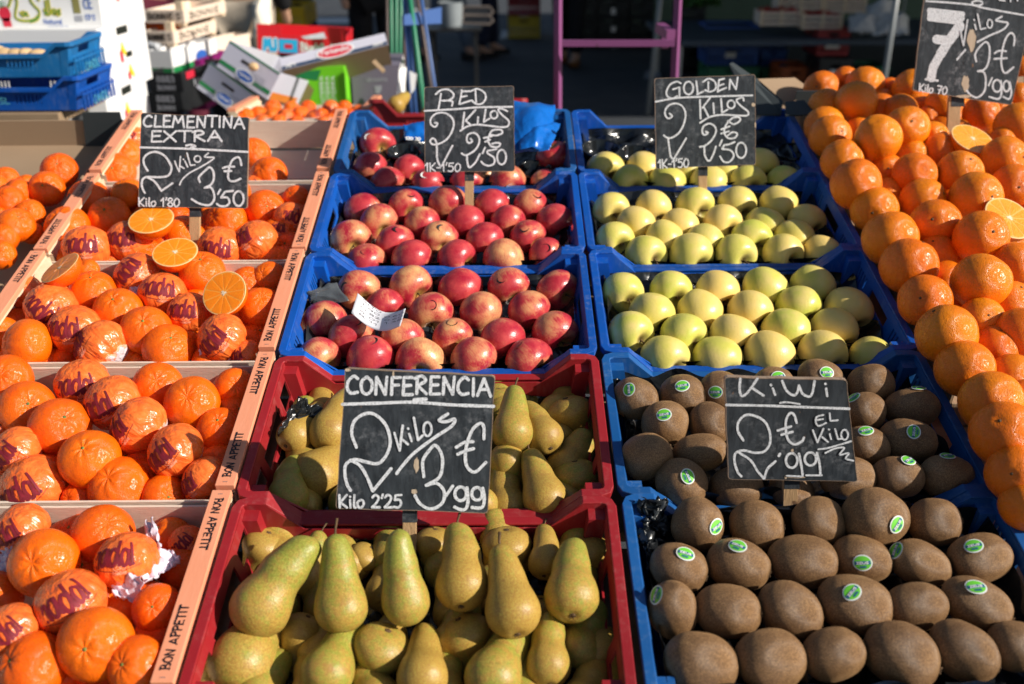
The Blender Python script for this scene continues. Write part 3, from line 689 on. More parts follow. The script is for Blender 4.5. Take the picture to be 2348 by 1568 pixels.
# ------------------------------------------------------------------ the stall table under the crates
tb = empty('display_table', frame(S(.15, 1.02, -.112), A_U, -A_V, A_N), 'sloping wooden display table under all the fruit crates', 'table')
for i in range(7):
    mb = MB(); mb.box((0, -.99+.33*i-.02, -.012), (3.4, .30, .022)); mb.build('plank', M['table'], tb, bevel=.002)
for sx in (-1.6, 0, 1.6):
    for v in (-.9, .9):
        top = tb.matrix_world @ Vector((sx, v, -.024)); mb = MB(); mb.bar((top.x, top.y, 0), (top.x, top.y, top.z-.005), .045, .045)
        l = mb.build('leg', M['zinc']); l.parent = tb; l.matrix_parent_inverse = tb.matrix_world.inverted()

# ------------------------------------------------------------------ plastic crates and wooden crates of the stall
def crate_M(xc, yl, yr, yb, yf, h=0, W=.5, D=.3):
    pass
def MS(u, v, h=0, yaw=0):                      # crate frame at rim height, centre u, v on the slope
    Rz = Matrix.Rotation(yaw, 3, 'Z')
    return Matrix.Translation(S(u, v, h)) @ (STALL_R @ Rz).to_4x4()
def mid(pts):
    us = [uv(on(x, y)) for x, y in pts]; return sum(a for a, b in us)/len(us), sum(b for a, b in us)/len(us)
# corners measured: back left, back right, front left, front right
BC = {
 'A1': [(800,250),(1308,250),(762,393),(1325,395)], 'A2': [(756,400),(1330,400),(703,567),(1343,567)], 'A3': [(700,576),(1348,573),(631,815),(1370,812)],
 'R4': [(626,822),(1376,820),(541,1128),(1409,1126)], 'R5': [(535,1137),(1415,1137),(404,1568),(1472,1568)],
 'G1': [(1314,250),(1815,250),(1328,393),(1878,390)], 'G2': [(1332,398),(1885,397),(1349,567),(1975,556)], 'G3': [(1352,573),(1985,561),(1378,812),(2105,797)],
 'K4': [(1382,818),(2112,805),(1414,1126),(2281,1110)], 'K5': [(1417,1133),(2288,1118),(1490,1600),(2440,1580)]}
CM = {}
for k_, pts in BC.items():
    u, v = mid(pts); CM[k_] = (u, v)
CM['R5'] = (CM['R4'][0]+.0, CM['R4'][1]+.307); CM['K5'] = (CM['K4'][0]+.004, CM['K4'][1]+.307)
plastic_crate('plastic_crate', M['blue_old'], MS(*CM['A1']), 'blue plastic crate of red apples with the blue film, rearmost of its column', 'plastic crates on the stall')
plastic_crate('plastic_crate', M['blue'], MS(*CM['A2']), 'royal blue plastic crate full of red apples, second from the back', 'plastic crates on the stall')
plastic_crate('plastic_crate', M['blue'], MS(*CM['A3'], yaw=.003), 'blue plastic crate of red apples holding the till receipt', 'plastic crates on the stall')
plastic_crate('plastic_crate', M['red'], MS(*CM['R4']), 'red plastic crate of pears behind the CONFERENCIA sign', 'plastic crates on the stall', side_big=True)
plastic_crate('plastic_crate', M['red'], MS(*CM['R5'], yaw=-.004), 'red plastic crate of pears nearest the viewer', 'plastic crates on the stall', side_big=True)
plastic_crate('plastic_crate', M['blue'], MS(*CM['G1']), 'blue plastic crate of golden apples with empty black trays at its back', 'plastic crates on the stall')
plastic_crate('plastic_crate', M['blue'], MS(*CM['G2'], yaw=.004), 'blue plastic crate of golden apples, middle one of three', 'plastic crates on the stall')
plastic_crate('plastic_crate', M['blue'], MS(*CM['G3'], yaw=.004), 'blue plastic crate of golden apples just behind the kiwis', 'plastic crates on the stall')
plastic_crate('plastic_crate', M['blue_old'], MS(*CM['K4'], yaw=.003), 'worn teal blue plastic crate of kiwis behind the KiWi sign', 'plastic crates on the stall')
plastic_crate('plastic_crate', M['blue_old'], MS(*CM['K5'], yaw=.003), 'worn blue plastic crate of kiwis nearest the viewer', 'plastic crates on the stall')
WC = {'A': [(272,247),(795,250),(187,385),(755,391)], 'B': [(185,390),(757,398),(48,553),(697,567)], 'C': [(48,560),(697,572),(-98,800),(630,802)], 'D': [(-105,808),(632,806),(-285,1120),(535,1122)], 'E': [(-292,1128),(535,1128),(-560,1568),(395,1568)]}
WM = {}
for k_, pts in WC.items():
    r_ = [uv(on(*pts[1])), uv(on(*pts[3]))]
    WM[k_] = ((r_[0][0]+r_[1][0])/2-.25, (r_[0][1]+r_[1][1])/2)
names_w = {'A': 'wooden mandarin crate with salmon rails at the back, half emptied', 'B': 'wooden mandarin crate with salmon rails under the CLEMENTINA sign', 'C': 'wooden mandarin crate with salmon rails in the middle of its column',
           'D': 'wooden mandarin crate with salmon rails, second from the front', 'E': 'wooden mandarin crate with salmon rails nearest the viewer'}
for k_ in 'ABCDE': wooden_crate(MS(*WM[k_], h=.004), names_w[k_], 'wooden crates of mandarins')
print('CRATES', {k: (round(a, 3), round(b, 3)) for k, (a, b) in {**CM, **WM}.items()})

# ------------------------------------------------------------------ cardboard boxes left and right
def tray(M4, W, D, H, label, mat_in, mat_out, group=None, corner=True, name='cardboard_box'):
    e = empty(name, M4, label, 'box', group); a, b, t = W/2, D/2, .004
    for nm, c, s in (('back_wall', (0, b, -H/2), (W, t, H)), ('front_wall', (0, -b, -H*.75), (W, t, H*.5)), ('side_wall', (-a, 0, -H/2), (t, D-t*2.2, H)), ('side_wall', (a, 0, -H/2), (t, D-t*2.2, H))):
        MB().box(c, s).build(nm, mat_in, e)
    MB().box((0, 0, -H-t/2), (W-.002, D-.002, t)).build('base', mat_in, e)
    if corner:
        for sx in (-1, 1):
            for sy in (1,):
                mb = MB(); x = sx*a; y = sy*b
                mb.add([(x, y-sy*.004, -H), (x-sx*.10, y-sy*.004, -H), (x-sx*.085, y-sy*.004, .022), (x, y-sy*.004, .022), (x, y-sy*.0075, -H), (x-sx*.10, y-sy*.0075, -H), (x-sx*.085, y-sy*.0075, .022), (x, y-sy*.0075, .022)], [(0,1,2,3),(7,6,5,4),(0,4,5,1),(1,5,6,2),(2,6,7,3),(3,7,4,0)])
                mb.build('corner_flap', mat_out, e)
    return e
uA = WM['A'][0]-.25-.012
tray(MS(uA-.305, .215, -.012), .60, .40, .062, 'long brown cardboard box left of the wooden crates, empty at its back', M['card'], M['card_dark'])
tray(MS(uA-.305, .625, -.045), .60, .40, .045, 'brown cardboard box of mandarins cut by the left edge', M['card_light'], M['card'], corner=False)
uB = CM['G1'][0]+.25
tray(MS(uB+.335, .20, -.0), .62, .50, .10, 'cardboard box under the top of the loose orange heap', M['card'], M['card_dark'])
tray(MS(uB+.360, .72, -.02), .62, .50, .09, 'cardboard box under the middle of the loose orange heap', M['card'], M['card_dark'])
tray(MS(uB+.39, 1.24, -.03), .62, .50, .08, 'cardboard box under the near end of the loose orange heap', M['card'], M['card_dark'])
# flaps of an opened box behind the oranges
def sheet_px(name, pts, thick, mat, parent=None):
    """flat sheet with the outline pts (x, y, depth) and real thickness"""
    P = [at(*p) for p in pts]; n = (P[1]-P[0]).cross(P[2]-P[0]).normalized(); k = len(P)
    mb = MB(); mb.add(P+[p+n*thick for p in P], [tuple(reversed(range(k))), tuple(range(k, 2*k))]+[(i, (i+1) % k, k+(i+1) % k, k+i) for i in range(k)])
    o = mb.build(name, mat, parent)
    return o
bx = empty('cardboard_box', Matrix.Translation(S(uB+.0, -.05, -.10)), 'opened brown cardboard box with raised flaps behind the golden apples', 'box')
def child_w(o, p): o.parent = p; o.matrix_parent_inverse = p.matrix_world.inverted(); return o
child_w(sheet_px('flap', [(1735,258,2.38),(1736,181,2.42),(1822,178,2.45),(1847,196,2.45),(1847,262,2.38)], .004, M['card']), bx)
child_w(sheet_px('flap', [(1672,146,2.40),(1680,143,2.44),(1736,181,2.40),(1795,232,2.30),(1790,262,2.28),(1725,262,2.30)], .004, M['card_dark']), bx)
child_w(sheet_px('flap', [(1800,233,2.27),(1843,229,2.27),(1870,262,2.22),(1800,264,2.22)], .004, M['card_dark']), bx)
b2 = sheet_px('cardboard_flap', [(2040,205,2.38),(2052,180,2.42),(2100,178,2.42),(2200,190,2.4),(2347,175,2.4),(2347,215,2.35)], .004, M['card'])
tag(b2, 'brown cardboard flap behind the oranges under the tall sign', 'flap')

# ------------------------------------------------------------------ black moulded trays and foil in the crates
def liner(k_, label, deep=-.060, amp=.016, cup=.075, W=.455, D=.262, mat=None, name='black_tray', edge=.02, seed=0, cat='tray'):
    u, v = CM[k_]; mb = MB(); nx, ny = 60, 36
    def fn(a, b):
        x = (a-.5)*W; y = (b-.5)*D
        z = deep+amp*math.cos(2*PI*(x/cup+.25*seed))*math.cos(2*PI*y/cup)*.6+.010*nz(Vector((x*9, y*9, seed)), 1.5)
        m = max(abs(a-.5), abs(b-.5)); z += edge*max(0, (m-.46)/.04)**1.5
        return Vector((x, y, z))
    mb.grid(fn, nx, ny); o = mb.build(name, mat or M['film'], None, True); o.matrix_world = MS(u, v)
    return tag(o, label, cat)
liner('A1', 'black moulded fruit tray in the rear red apple crate')
liner('A2', 'black moulded fruit tray under the apples of the second crate', seed=1)
liner('A3', 'black moulded fruit tray under the apples by the receipt', seed=2)
liner('G1', 'black moulded fruit tray, partly empty, behind the GOLDEN sign', seed=3)
liner('G2', 'black moulded fruit tray under the golden apples of the middle crate', seed=1)
liner('G3', 'black moulded fruit tray under the golden apples behind the kiwis', seed=2)
liner('K4', 'black plastic liner under the kiwis behind the KiWi sign', amp=.012, cup=.09, edge=.035, name='plastic_liner', cat='liner')
liner('K5', 'crumpled black plastic liner under the nearest kiwis', amp=.012, cup=.09, edge=.045, name='plastic_liner', seed=1, cat='liner')
liner('R4', 'black plastic sheet under the pears behind the sign', deep=-.085, amp=.006, name='plastic_liner', cat='liner')
liner('R5', 'black plastic sheet under the nearest pears', deep=-.085, amp=.006, name='plastic_liner', seed=1, cat='liner')
# crumpled foil scraps standing up inside the crates
def crumple(name, pts, depth_h, mat, label, cat, amp=.008, n=14, seed=0, quad=True):
    P = [on(x, y, h) for (x, y, h) in pts]
    mb = MB()
    def fn(a, b):
        q = (P[0]*(1-a)+P[1]*a)*(1-b)+(P[3]*(1-a)+P[2]*a)*b
        d = Vector((nz(Vector((a*3, b*3, seed)), 1.5), nz(Vector((a*3, b*3, seed+9)), 1.5), nz(Vector((a*4, b*4, seed+4)), 1.5)))
        d += .5*Vector((nz(Vector((a*9, b*9, seed)), 1), nz(Vector((a*9, b*9, seed+3)), 1), nz(Vector((a*9, b*9, seed+5)), 1)))
        return q+d*amp
    mb.grid(fn, n, n); o = mb.build(name, mat, None, True)
    s = o.modifiers.new('thickness', 'SOLIDIFY'); s.thickness = .0006
    return tag(o, label, cat)
crumple('plastic_foil', [(1462,1150,.004),(1512,1152,.004),(1530,1210,-.03),(1478,1222,-.03)], 0, M['film'], 'crumpled shiny black foil in the back left corner of the nearest kiwi crate', 'foil', .016, 22, 3)
crumple('plastic_foil', [(1475,1222,-.015),(1492,1222,-.02),(1508,1340,-.045),(1492,1345,-.04)], 0, M['film'], 'strip of black foil along the left wall of the nearest kiwi crate', 'foil', .012, 22, 6)
crumple('plastic_foil', [(1560,1170,-.020),(2080,1150,-.018),(2085,1195,-.05),(1560,1215,-.05)], 0, M['film'], 'black foil folded over the back wall of the nearest kiwi crate', 'foil', .010, 30, 8)
crumple('plastic_foil', [(1404,870,-.006),(1440,872,-.010),(1444,905,-.04),(1404,905,-.04)], 0, M['film'], 'small shiny foil tip at the back left of the rear kiwi crate', 'foil', .009, 14, 12)
crumple('plastic_foil', [(632,990,-.005),(690,905,.010),(738,938,-.02),(650,1010,-.05)], 0, M['film'], 'black foil rising at the left of the rear pear crate', 'foil', .008, 18, 15)
crumple('clear_tray', [(704,668,-.010),(770,648,-.012),(800,690,-.03),(716,700,-.04)], 0, M['clear'], 'clear plastic tray edge in the apple crate with the receipt', 'tray', .004, 12, 17)
def cups(spots, label):
    c0 = S(*CM['G1'], -.03); e = empty('moulded_tray', Matrix.Translation(c0), label, 'tray')
    for x, y, r, h in spots:
        c = on(x, y, h); R = r*depth(c)/F; pr = [(1.08, -.10), (1.04, 0), (1.0, .02), (.95, -.06), (.86, -.45), (.55, -.78), (.0, -.85)]
        mb = MB(); mb.grid(lambda u, v: STALL_R @ Vector((R*pr[round(v*6)][0]*math.cos(2*PI*u)*(1+.05*math.cos(4*PI*u+x)), R*pr[round(v*6)][0]*math.sin(2*PI*u), R*pr[round(v*6)][1])), 32, 6, True)
        o = mb.build('cup', M['film_smooth'], e, True); o.location = c-c0
    return e
cups([(1376, 338, 42, -.028), (1456, 350, 40, -.032), (1820, 345, 38, -.035), (1800, 385, 36, -.04)], 'empty black moulded apple cups beside the GOLDEN sign')
cups([(1005, 340, 40, -.032), (925, 345, 36, -.038), (1225, 385, 38, -.04)], 'empty black moulded apple cups beside the RED sign')
crumple('plastic_foil', [(2085,655,-.04),(2130,650,-.03),(2140,720,-.05),(2100,730,-.05)], 0, M['film'], 'black foil scrap right of the front golden apples', 'foil', .008, 12, 31)
# blue film
def bag_px(name, pts, mat, label, cat, bulge=.03, amp=.012, n=20, seed=0):
    P = [at(*p) for p in pts]; nrm = (P[1]-P[0]).cross(P[3]-P[0]).normalized(); nrm = -nrm if nrm.dot(CAM-P[0]) < 0 else nrm
    mb = MB()
    def fn(a, b):
        q = (P[0]*(1-a)+P[1]*a)*(1-b)+(P[3]*(1-a)+P[2]*a)*b
        w = nz(Vector((a*2.2, b*2.2, seed)), 1.3)+.5*nz(Vector((a*6, b*6, seed)), 1.3)+.25*abs(nz(Vector((a*14, b*14, seed)), 1))
        return q+nrm*(bulge*math.sin(PI*a)*math.sin(PI*b)+amp*w)+(P[1]-P[0])*.03*nz(Vector((a, b*4, seed+5)), 1.5)
    mb.grid(fn, n, n); o = mb.build(name, mat, None, True)
    s = o.modifiers.new('thickness', 'SOLIDIFY'); s.thickness = .001; s.offset = -1
    return tag(o, label, cat)
bag_px('blue_film', [(1150,232,2.16),(1272,242,2.20),(1260,345,2.06),(1150,352,2.06)], M['blue_film'], 'sheet of bright blue film folded behind the RED sign', 'film', .035, .006, 24, 2)
bag_px('blue_film', [(1190,296,2.10),(1284,284,2.14),(1262,338,2.04),(1190,346,2.04)], M['blue_film'], 'front fold of bright blue film right of the RED sign', 'film', .02, .007, 20, 5)
o = bag_px('blue_label', [(924,284,2.12),(978,282,2.12),(978,326,2.08),(928,322,2.08)], M['blue_film'], 'small bright blue plastic label left of the RED sign', 'label', .004, .006, 12, 9)
mb = MB()
Pq = [at(930,306,2.092), at(964,308,2.092), at(964,322,2.078), at(930,320,2.078)]
write(mb, letters('120 30', 0, 0, 1, 0, .5, False), .09, lambda x, y, z: (Pq[3]*(1-x)+Pq[2]*x)*(1-y)+(Pq[0]*(1-x)+Pq[1]*x)*y+(CAM-Pq[0]).normalized()*.006, 0, None, 3)
child_w(mb.build('lettering', M['print_white']), o)
# till receipt on the apples
Pr = [on(820,672,.030), on(930,707,.030), on(918,752,.012), on(806,722,.012)]
mb = MB()
def rc(a, b):
    q = (Pr[0]*(1-a)+Pr[1]*a)*(1-b)+(Pr[3]*(1-a)+Pr[2]*a)*b
    return q-A_N*(.022*math.sin(PI*a))+A_N*.004*b
mb.grid(rc, 16, 8); rec = tag(mb.build('till_receipt', M['paper'], None, True), 'white curled till receipt lying on the red apples', 'receipt')
s = rec.modifiers.new('thickness', 'SOLIDIFY'); s.thickness = .0003; s.offset = -1
mb = MB(); rn = random.Random(3)
for i, tx in enumerate(('SITO', '1.90 0.60', '0.82 0.60', '4.01 1.38', '8.11')):
    st = letters(tx, .10, .12+i*.17, .10+.10*len(tx), .12+i*.17, .09, True, rn)
    write(mb, st, .012, lambda x, y, z: rc(x, y)+A_N*.0006, 0, None, 3)
child_w(mb.build('print', M['ink']), rec)

# ------------------------------------------------------------------ chalk signs
ORD = ['', 'first', 'second', 'third', 'fourth', 'fifth', 'sixth', 'seventh', 'eighth', 'ninth', 'tenth', 'eleventh', 'twelfth', 'thirteenth', 'fourteenth', 'fifteenth']
def sign(label, org, k, corners, base, bh, lean, stick_x, sw, strokes, width, thin=(), thinw=0, yaw=0.0, chips=(), bottom=-.06, wide=(), extra=0):
    """corners and strokes are measured on an enlargement of the sign: picture point = (org + k*z)/1.7452"""
    Pz = lambda z: ((org[0]+z[0]*k)/1.7452, (org[1]+z[1]*k)/1.7452)
    B = on(*base, bh); n = Vector((math.sin(yaw)*math.cos(lean), -math.cos(yaw)*math.cos(lean), math.sin(lean)))
    def pl(z, off=0.0):
        r = ray(*Pz(z)); t = (B-CAM).dot(n)/r.dot(n); return CAM+r*t+n*off
    e = empty('chalkboard_sign', Matrix.Translation(B), label, 'sign', 'hand-written chalkboard price signs'); inv = e.matrix_world.inverted()
    # board: rounded corners, slightly chipped outline
    c = [pl(q) for q in corners]; out = []; rn = random.Random(len(label)); 
    for i in range(4):
        a, b, d = c[i-1], c[i], c[(i+1) % 4]; rr = .0045
        out.append(b+(a-b).normalized()*rr); out.append(b+((a-b).normalized()+(d-b).normalized())*rr*.28); out.append(b+(d-b).normalized()*rr)
        for q in range(1, 9): out.append(b+(d-b)*(q/9)+(d-b).cross(n).normalized()*rn.uniform(-.0003, .0009))
    m = len(out); T = .0055
    mb = MB(); mb.add([inv @ p for p in out]+[inv @ (p-n*T) for p in out], [tuple(range(m)), tuple(reversed(range(m, 2*m)))])
    mb.build('board', M['slate'], e)
    mb = MB(); o2 = [p+(p-B-(c[0]+c[2])/2+B).normalized()*0 for p in out]
    mb.add([inv @ (p+n*.0002) for p in out]+[inv @ (p-n*(T+.0002)) for p in out], [(i, m+i, m+(i+1) % m, (i+1) % m) for i in range(m)]); 
    cen = (c[0]+c[1]+c[2]+c[3])/4
    mb.add([inv @ (p+n*.0002) for p in out]+[inv @ (cen+(p-cen)*.990+n*.0002) for p in out], [(i, (i+1) % m, m+(i+1) % m, m+i) for i in range(m)])
    mb.build('worn_edge', M['stick_edge'], e)
    if chips:
        for cx, cy, w, h in chips:
            mb = MB(); q = [pl((cx+w*.5*math.cos(2*PI*i/18)*(1+rn.uniform(-.22, .12)), cy+h*.5*math.sin(2*PI*i/18)*(1+rn.uniform(-.22, .12))), .0003) for i in range(18)]
            mb.add([inv @ p for p in q], [tuple(reversed(range(18)))])
            mb.build('bare_patch', M['stick_bare'], e)
    mb = MB()
    write(mb, strokes, width*.80, lambda x, y, z: inv @ pl((x, y), .0003+z*.4), .00004, rn)
    mb.build('writing', M['chalk'], e)
    if thin:
        mb = MB(); write(mb, thin, thinw*.82, lambda x, y, z: inv @ pl((x, y), .0011+z*.4), .00003, rn); mb.build('small_writing', M['chalk'], e)
    for ws, ww in wide:
        mb = MB(); write(mb, ws, ww, lambda x, y, z: inv @ pl((x, y), .0003+z*.4), .0001, rn); mb.build('digit', M['chalk'], e)
    # stick behind the board down into the crate
    top = pl((stick_x, (corners[0][1]+corners[3][1])/2)); low = B+(B-top).normalized()*.06
    w = (pl((stick_x+sw/2, corners[3][1]))-pl((stick_x-sw/2, corners[3][1]))).length
    mb = MB(); xd = (pl((stick_x+10, corners[3][1]))-pl((stick_x, corners[3][1]))).normalized()
    q = [p+xd*s*w/2-n*o for p in (low, top) for s, o in ((-1, T+.001), (1, T+.001), (1, T+.009), (-1, T+.009))]
    mb.hexa([inv @ p for p in q]); mb.build('stick', M['stick_wood'], e, bevel=.0006)
    botz = pl((stick_x, corners[3][1]+ (corners[2][1]-corners[3][1])*.5)); pt = botz-(top-B).normalized()*.018
    q = [p+xd*s*(w/2+.0006)-n*o for p in (pt, top) for s, o in ((-1, T+.0004), (1, T+.0004), (1, T+.0096), (-1, T+.0096))]
    mb = MB(); mb.hexa([inv @ p for p in q]); mb.build('painted_stick_end', M['slate'], e)
    return e
M['stick_edge'] = wood('worn_board_edge', (.20, .13, .09), (.36, .27, .20), (30, 30, 30)); M['stick_bare'] = wood('bare_wood_patch', (.50, .38, .26), (.60, .48, .36), (30, 3, 3))
LT = letters
R_ = random.Random(4)
sign('chalkboard sign CLEMENTINA EXTRA, 2 kilos 3,50 euros, over the mandarins', (520, 420), .2806, [(155,110),(1700,175),(1670,1480),(115,1450)], (443, 522), -.015, math.radians(12), 910, 150,
  LT('CLEMENTINA', 190, 305, 1660, 330, 160, jit=R_)+LT('EXTRA', 295, 525, 1350, 515, 150)+[[(145,605),(850,625),(1680,670)],[(800,580),(870,568),(935,590),(870,605)],
  [(255,940),(205,850),(200,760),(270,690),(380,670),(500,730),(580,850),(590,930),(540,1010),(400,1030),(250,1025),(185,1060),(170,1140),(190,1210),(215,1255)],[(250,1030),(340,1080),(400,1150),(450,1225)],[(450,1225),(610,1115)],
  [(1000,1100),(985,1030),(1080,930),(1140,890),(1190,950),(1195,1060),(1150,1140),(1065,1180)],[(1065,1180),(1160,1180),(1205,1300),(1180,1390),(1110,1430),(980,1400),(880,1340)],
  [(1290,1205),(1255,1270)],[(1475,1225),(1360,1235)],[(1360,1235),(1300,1320)],[(1300,1320),(1390,1320),(1420,1390),(1370,1440),(1290,1440),(1240,1410)],ell(1550,1335,72,105),
  [(1590,860),(1570,770),(1530,745),(1460,790),(1415,900),(1400,1020),(1430,1080),(1500,1085),(1580,1050)],[(1325,900),(1390,880),(1490,880)],[(1345,945),(1450,940)]], 38,
  [[(640,800),(670,880),(705,950)],[(705,950),(722,735)],[(715,870),(775,905)],[(785,800),(825,885)],[(762,772),(768,778)],[(815,685),(865,860)],[(865,860),(930,855)],ell(965,770,45,45),[(1120,685),(1065,735),(1120,745),(1200,750),(1150,800),(1000,890),(850,970),(750,1060),(710,1140)]]+LT("Kilo 1'80", 120, 1440, 720, 1450, 120), 27)
sign('chalkboard sign CONFERENCIA, 2 kilos 3,99 euros, standing between the pear crates', (1300, 1440), .4208, [(190,75),(1620,150),(1550,1460),(100,1415)], (937, 1228), -.02, math.radians(12), 800, 130,
  LT('CONFERENCIA', 205, 318, 1600, 338, 165, jit=R_)+[[(165,420),(500,410),(830,400),(1200,425),(1605,440)],[(845,378),(965,370)],
  [(300,830),(255,700),(280,580),(380,510),(480,520),(580,620),(620,760),(600,870),(540,960),(480,985),(380,965),(280,945),(200,990),(190,1080),(210,1180),(245,1240)],[(240,950),(330,1000),(400,1110),(455,1245)],[(455,1245),(630,1030)],
  [(940,1110),(930,960),(990,860),(1050,810),(1110,900),(1115,1020),(1080,1120),(960,1190)],[(960,1190),(1060,1170),(1130,1240),(1125,1340),(1060,1400),(980,1410),(900,1360),(855,1285)],
  [(1215,1195),(1150,1290)],ell(1290,1270,55,65),[(1350,1210),(1360,1330),(1340,1410),(1290,1420),(1230,1395)],ell(1445,1270,50,60),[(1500,1215),(1515,1320),(1490,1400),(1395,1400)],
  [(1510,750),(1510,640),(1480,600),(1410,650),(1360,760),(1335,880),(1345,1000),(1400,1060),(1450,1050),(1530,970)],[(1245,830),(1330,780),(1410,775)],[(1260,895),(1340,860),(1415,840)],
  [(1170,510),(1085,570),(1150,585),(1235,560),(1200,630),(1050,730),(850,880),(740,1000),(680,1080)]], 38,
  [[(660,690),(710,860)],[(710,860),(740,620)],[(720,740),(790,800)],[(800,700),(825,770)],[(788,648),(794,654)],[(845,545),(885,760)],[(885,760),(930,715)],ell(975,655,38,65)]+LT("Kilo 2'25", 130, 1400, 740, 1400, 120), 28,
  chips=[(870,1000,50,150),(850,1250,60,50),(215,95,60,30),(650,140,20,90)])
sign('chalkboard sign RED, 2 kilos 2,50 euros, in front of the blue film', (1680, 320), .2551, [(65,110),(1475,90),(1485,1435),(70,1450)], (1075, 480), -.03, math.radians(10), 775, 140,
  [[(245,225),(330,160),(440,150),(520,210),(520,270),(440,320),(340,325)],[(330,215),(310,340),(290,450)],[(440,320),(510,340),(500,410)],[(655,160),(640,260),(615,380)],[(655,180),(780,175)],[(640,270),(735,250)],[(615,380),(790,325)],
  [(870,170),(880,350)],[(790,180),(900,140),(1010,200),(1030,290),(970,370),(880,375),(810,320)],[(70,485),(600,455),(900,430),(1450,420)],
  [(230,670),(275,680),(240,735),(175,700),(170,610),(250,530),(380,515),(490,580),(530,680),(500,810),(420,930),(300,1000),(200,1010),(160,960),(200,915),(250,960),(265,1080),(270,1230),(310,1340),(340,1350)],[(340,1350),(510,1030)],
  [(695,510),(665,760)],[(870,470),(715,640)],[(715,640),(790,700)],[(910,580),(905,690)],[(1030,460),(1000,660)],[(1000,660),(1090,605)],ell(1160,545,55,60),[(1370,490),(1280,450),(1225,470),(1300,560),(1390,640),(1380,720),(1280,740),(1100,720),(900,700),(740,730),(630,800)],
  [(790,920),(820,960),(770,990),(735,950),(750,860),(850,830),(925,900),(920,1010),(850,1110),(720,1180),(650,1150)],[(735,1180),(745,1300),(780,1370),(870,1290),(940,1160)],
  [(1110,860),(1200,870),(1290,830),(1260,780),(1140,790),(1090,860),(1070,960),(1120,1040),(1220,1050),(1260,1000),(1200,985),(1130,1000)],[(1000,910),(1130,880)],[(1020,970),(1100,935)],
  [(1020,1060),(980,1150)],[(1200,1085),(1060,1110)],[(1060,1110),(1060,1150),(1160,1220),(1160,1310),(1080,1345),(1000,1320),(960,1280)],ell(1280,1210,70,115)], 37,
  LT("1K-1'50", 80, 1430, 650, 1435, 130), 26, yaw=.02)
sign('chalkboard sign GOLDEN, 2 kilos 2,50 euros, over the golden apples', (2600, 280), .2678, [(65,125),(1575,65),(1580,1420),(85,1480)], (1612, 455), -.03, math.radians(10), 800, 130,
  [[(460,200),(400,175),(300,220),(245,330),(270,400),(340,425),(410,390)],[(340,290),(440,260)],[(440,260),(440,410)],ell(575,270,70,95),[(690,165),(715,370)],[(700,365),(800,320)],[(870,180),(870,300)],[(790,180),(880,130),(970,180),(980,280),(900,325),(820,300)],
  [(1030,150),(1010,330)],[(1030,150),(1110,130)],[(1020,240),(1100,210)],[(1010,320),(1140,265)],[(1185,290),(1195,140)],[(1195,140),(1285,290)],[(1285,290),(1310,110)],[(80,475),(400,420),(800,400),(1530,380)],
  [(290,650),(330,690),(280,725),(235,690),(225,610),(280,530),(380,500),(480,540),(530,650),(510,790),(440,930),(330,1010),(250,1010),(205,975)],[(270,1020),(290,1180),(310,1290),(350,1340)],[(350,1340),(540,1020)],
  [(745,440),(755,730)],[(895,420),(780,570)],[(800,550),(870,690)],[(945,495),(955,650)],[(1060,430),(1075,640)],[(1075,640),(1160,590)],ell(1210,515,55,60),[(1400,460),(1380,415),(1290,450),(1360,540),(1460,620),(1450,680),(1300,680),(1080,670),(900,700),(745,790)],
  [(830,920),(865,940),(810,970),(780,920),(800,840),(890,800),(970,850),(980,940),(910,1060),(820,1130),(740,1150)],[(810,1140),(820,1280),(880,1360),(940,1270),(985,1140)],
  [(1160,760),(1250,810),(1340,760),(1330,710),(1230,720),(1130,830),(1110,940),(1170,1020),(1270,1010),(1300,950),(1230,930),(1160,980)],[(1060,890),(1190,840)],[(1060,950),(1180,915)],
  [(1075,1045),(1040,1130)],[(1265,1075),(1180,1110),(1110,1120)],[(1110,1120),(1075,1180)],[(1075,1180),(1200,1200),(1250,1280),(1190,1370),(1100,1370),(1045,1290)],ell(1360,1200,75,115)], 34,
  LT("1K-1'50", 125, 1470, 590, 1450, 130), 26, yaw=-.03, chips=[(1545,520,60,60),(1575,820,25,90)])
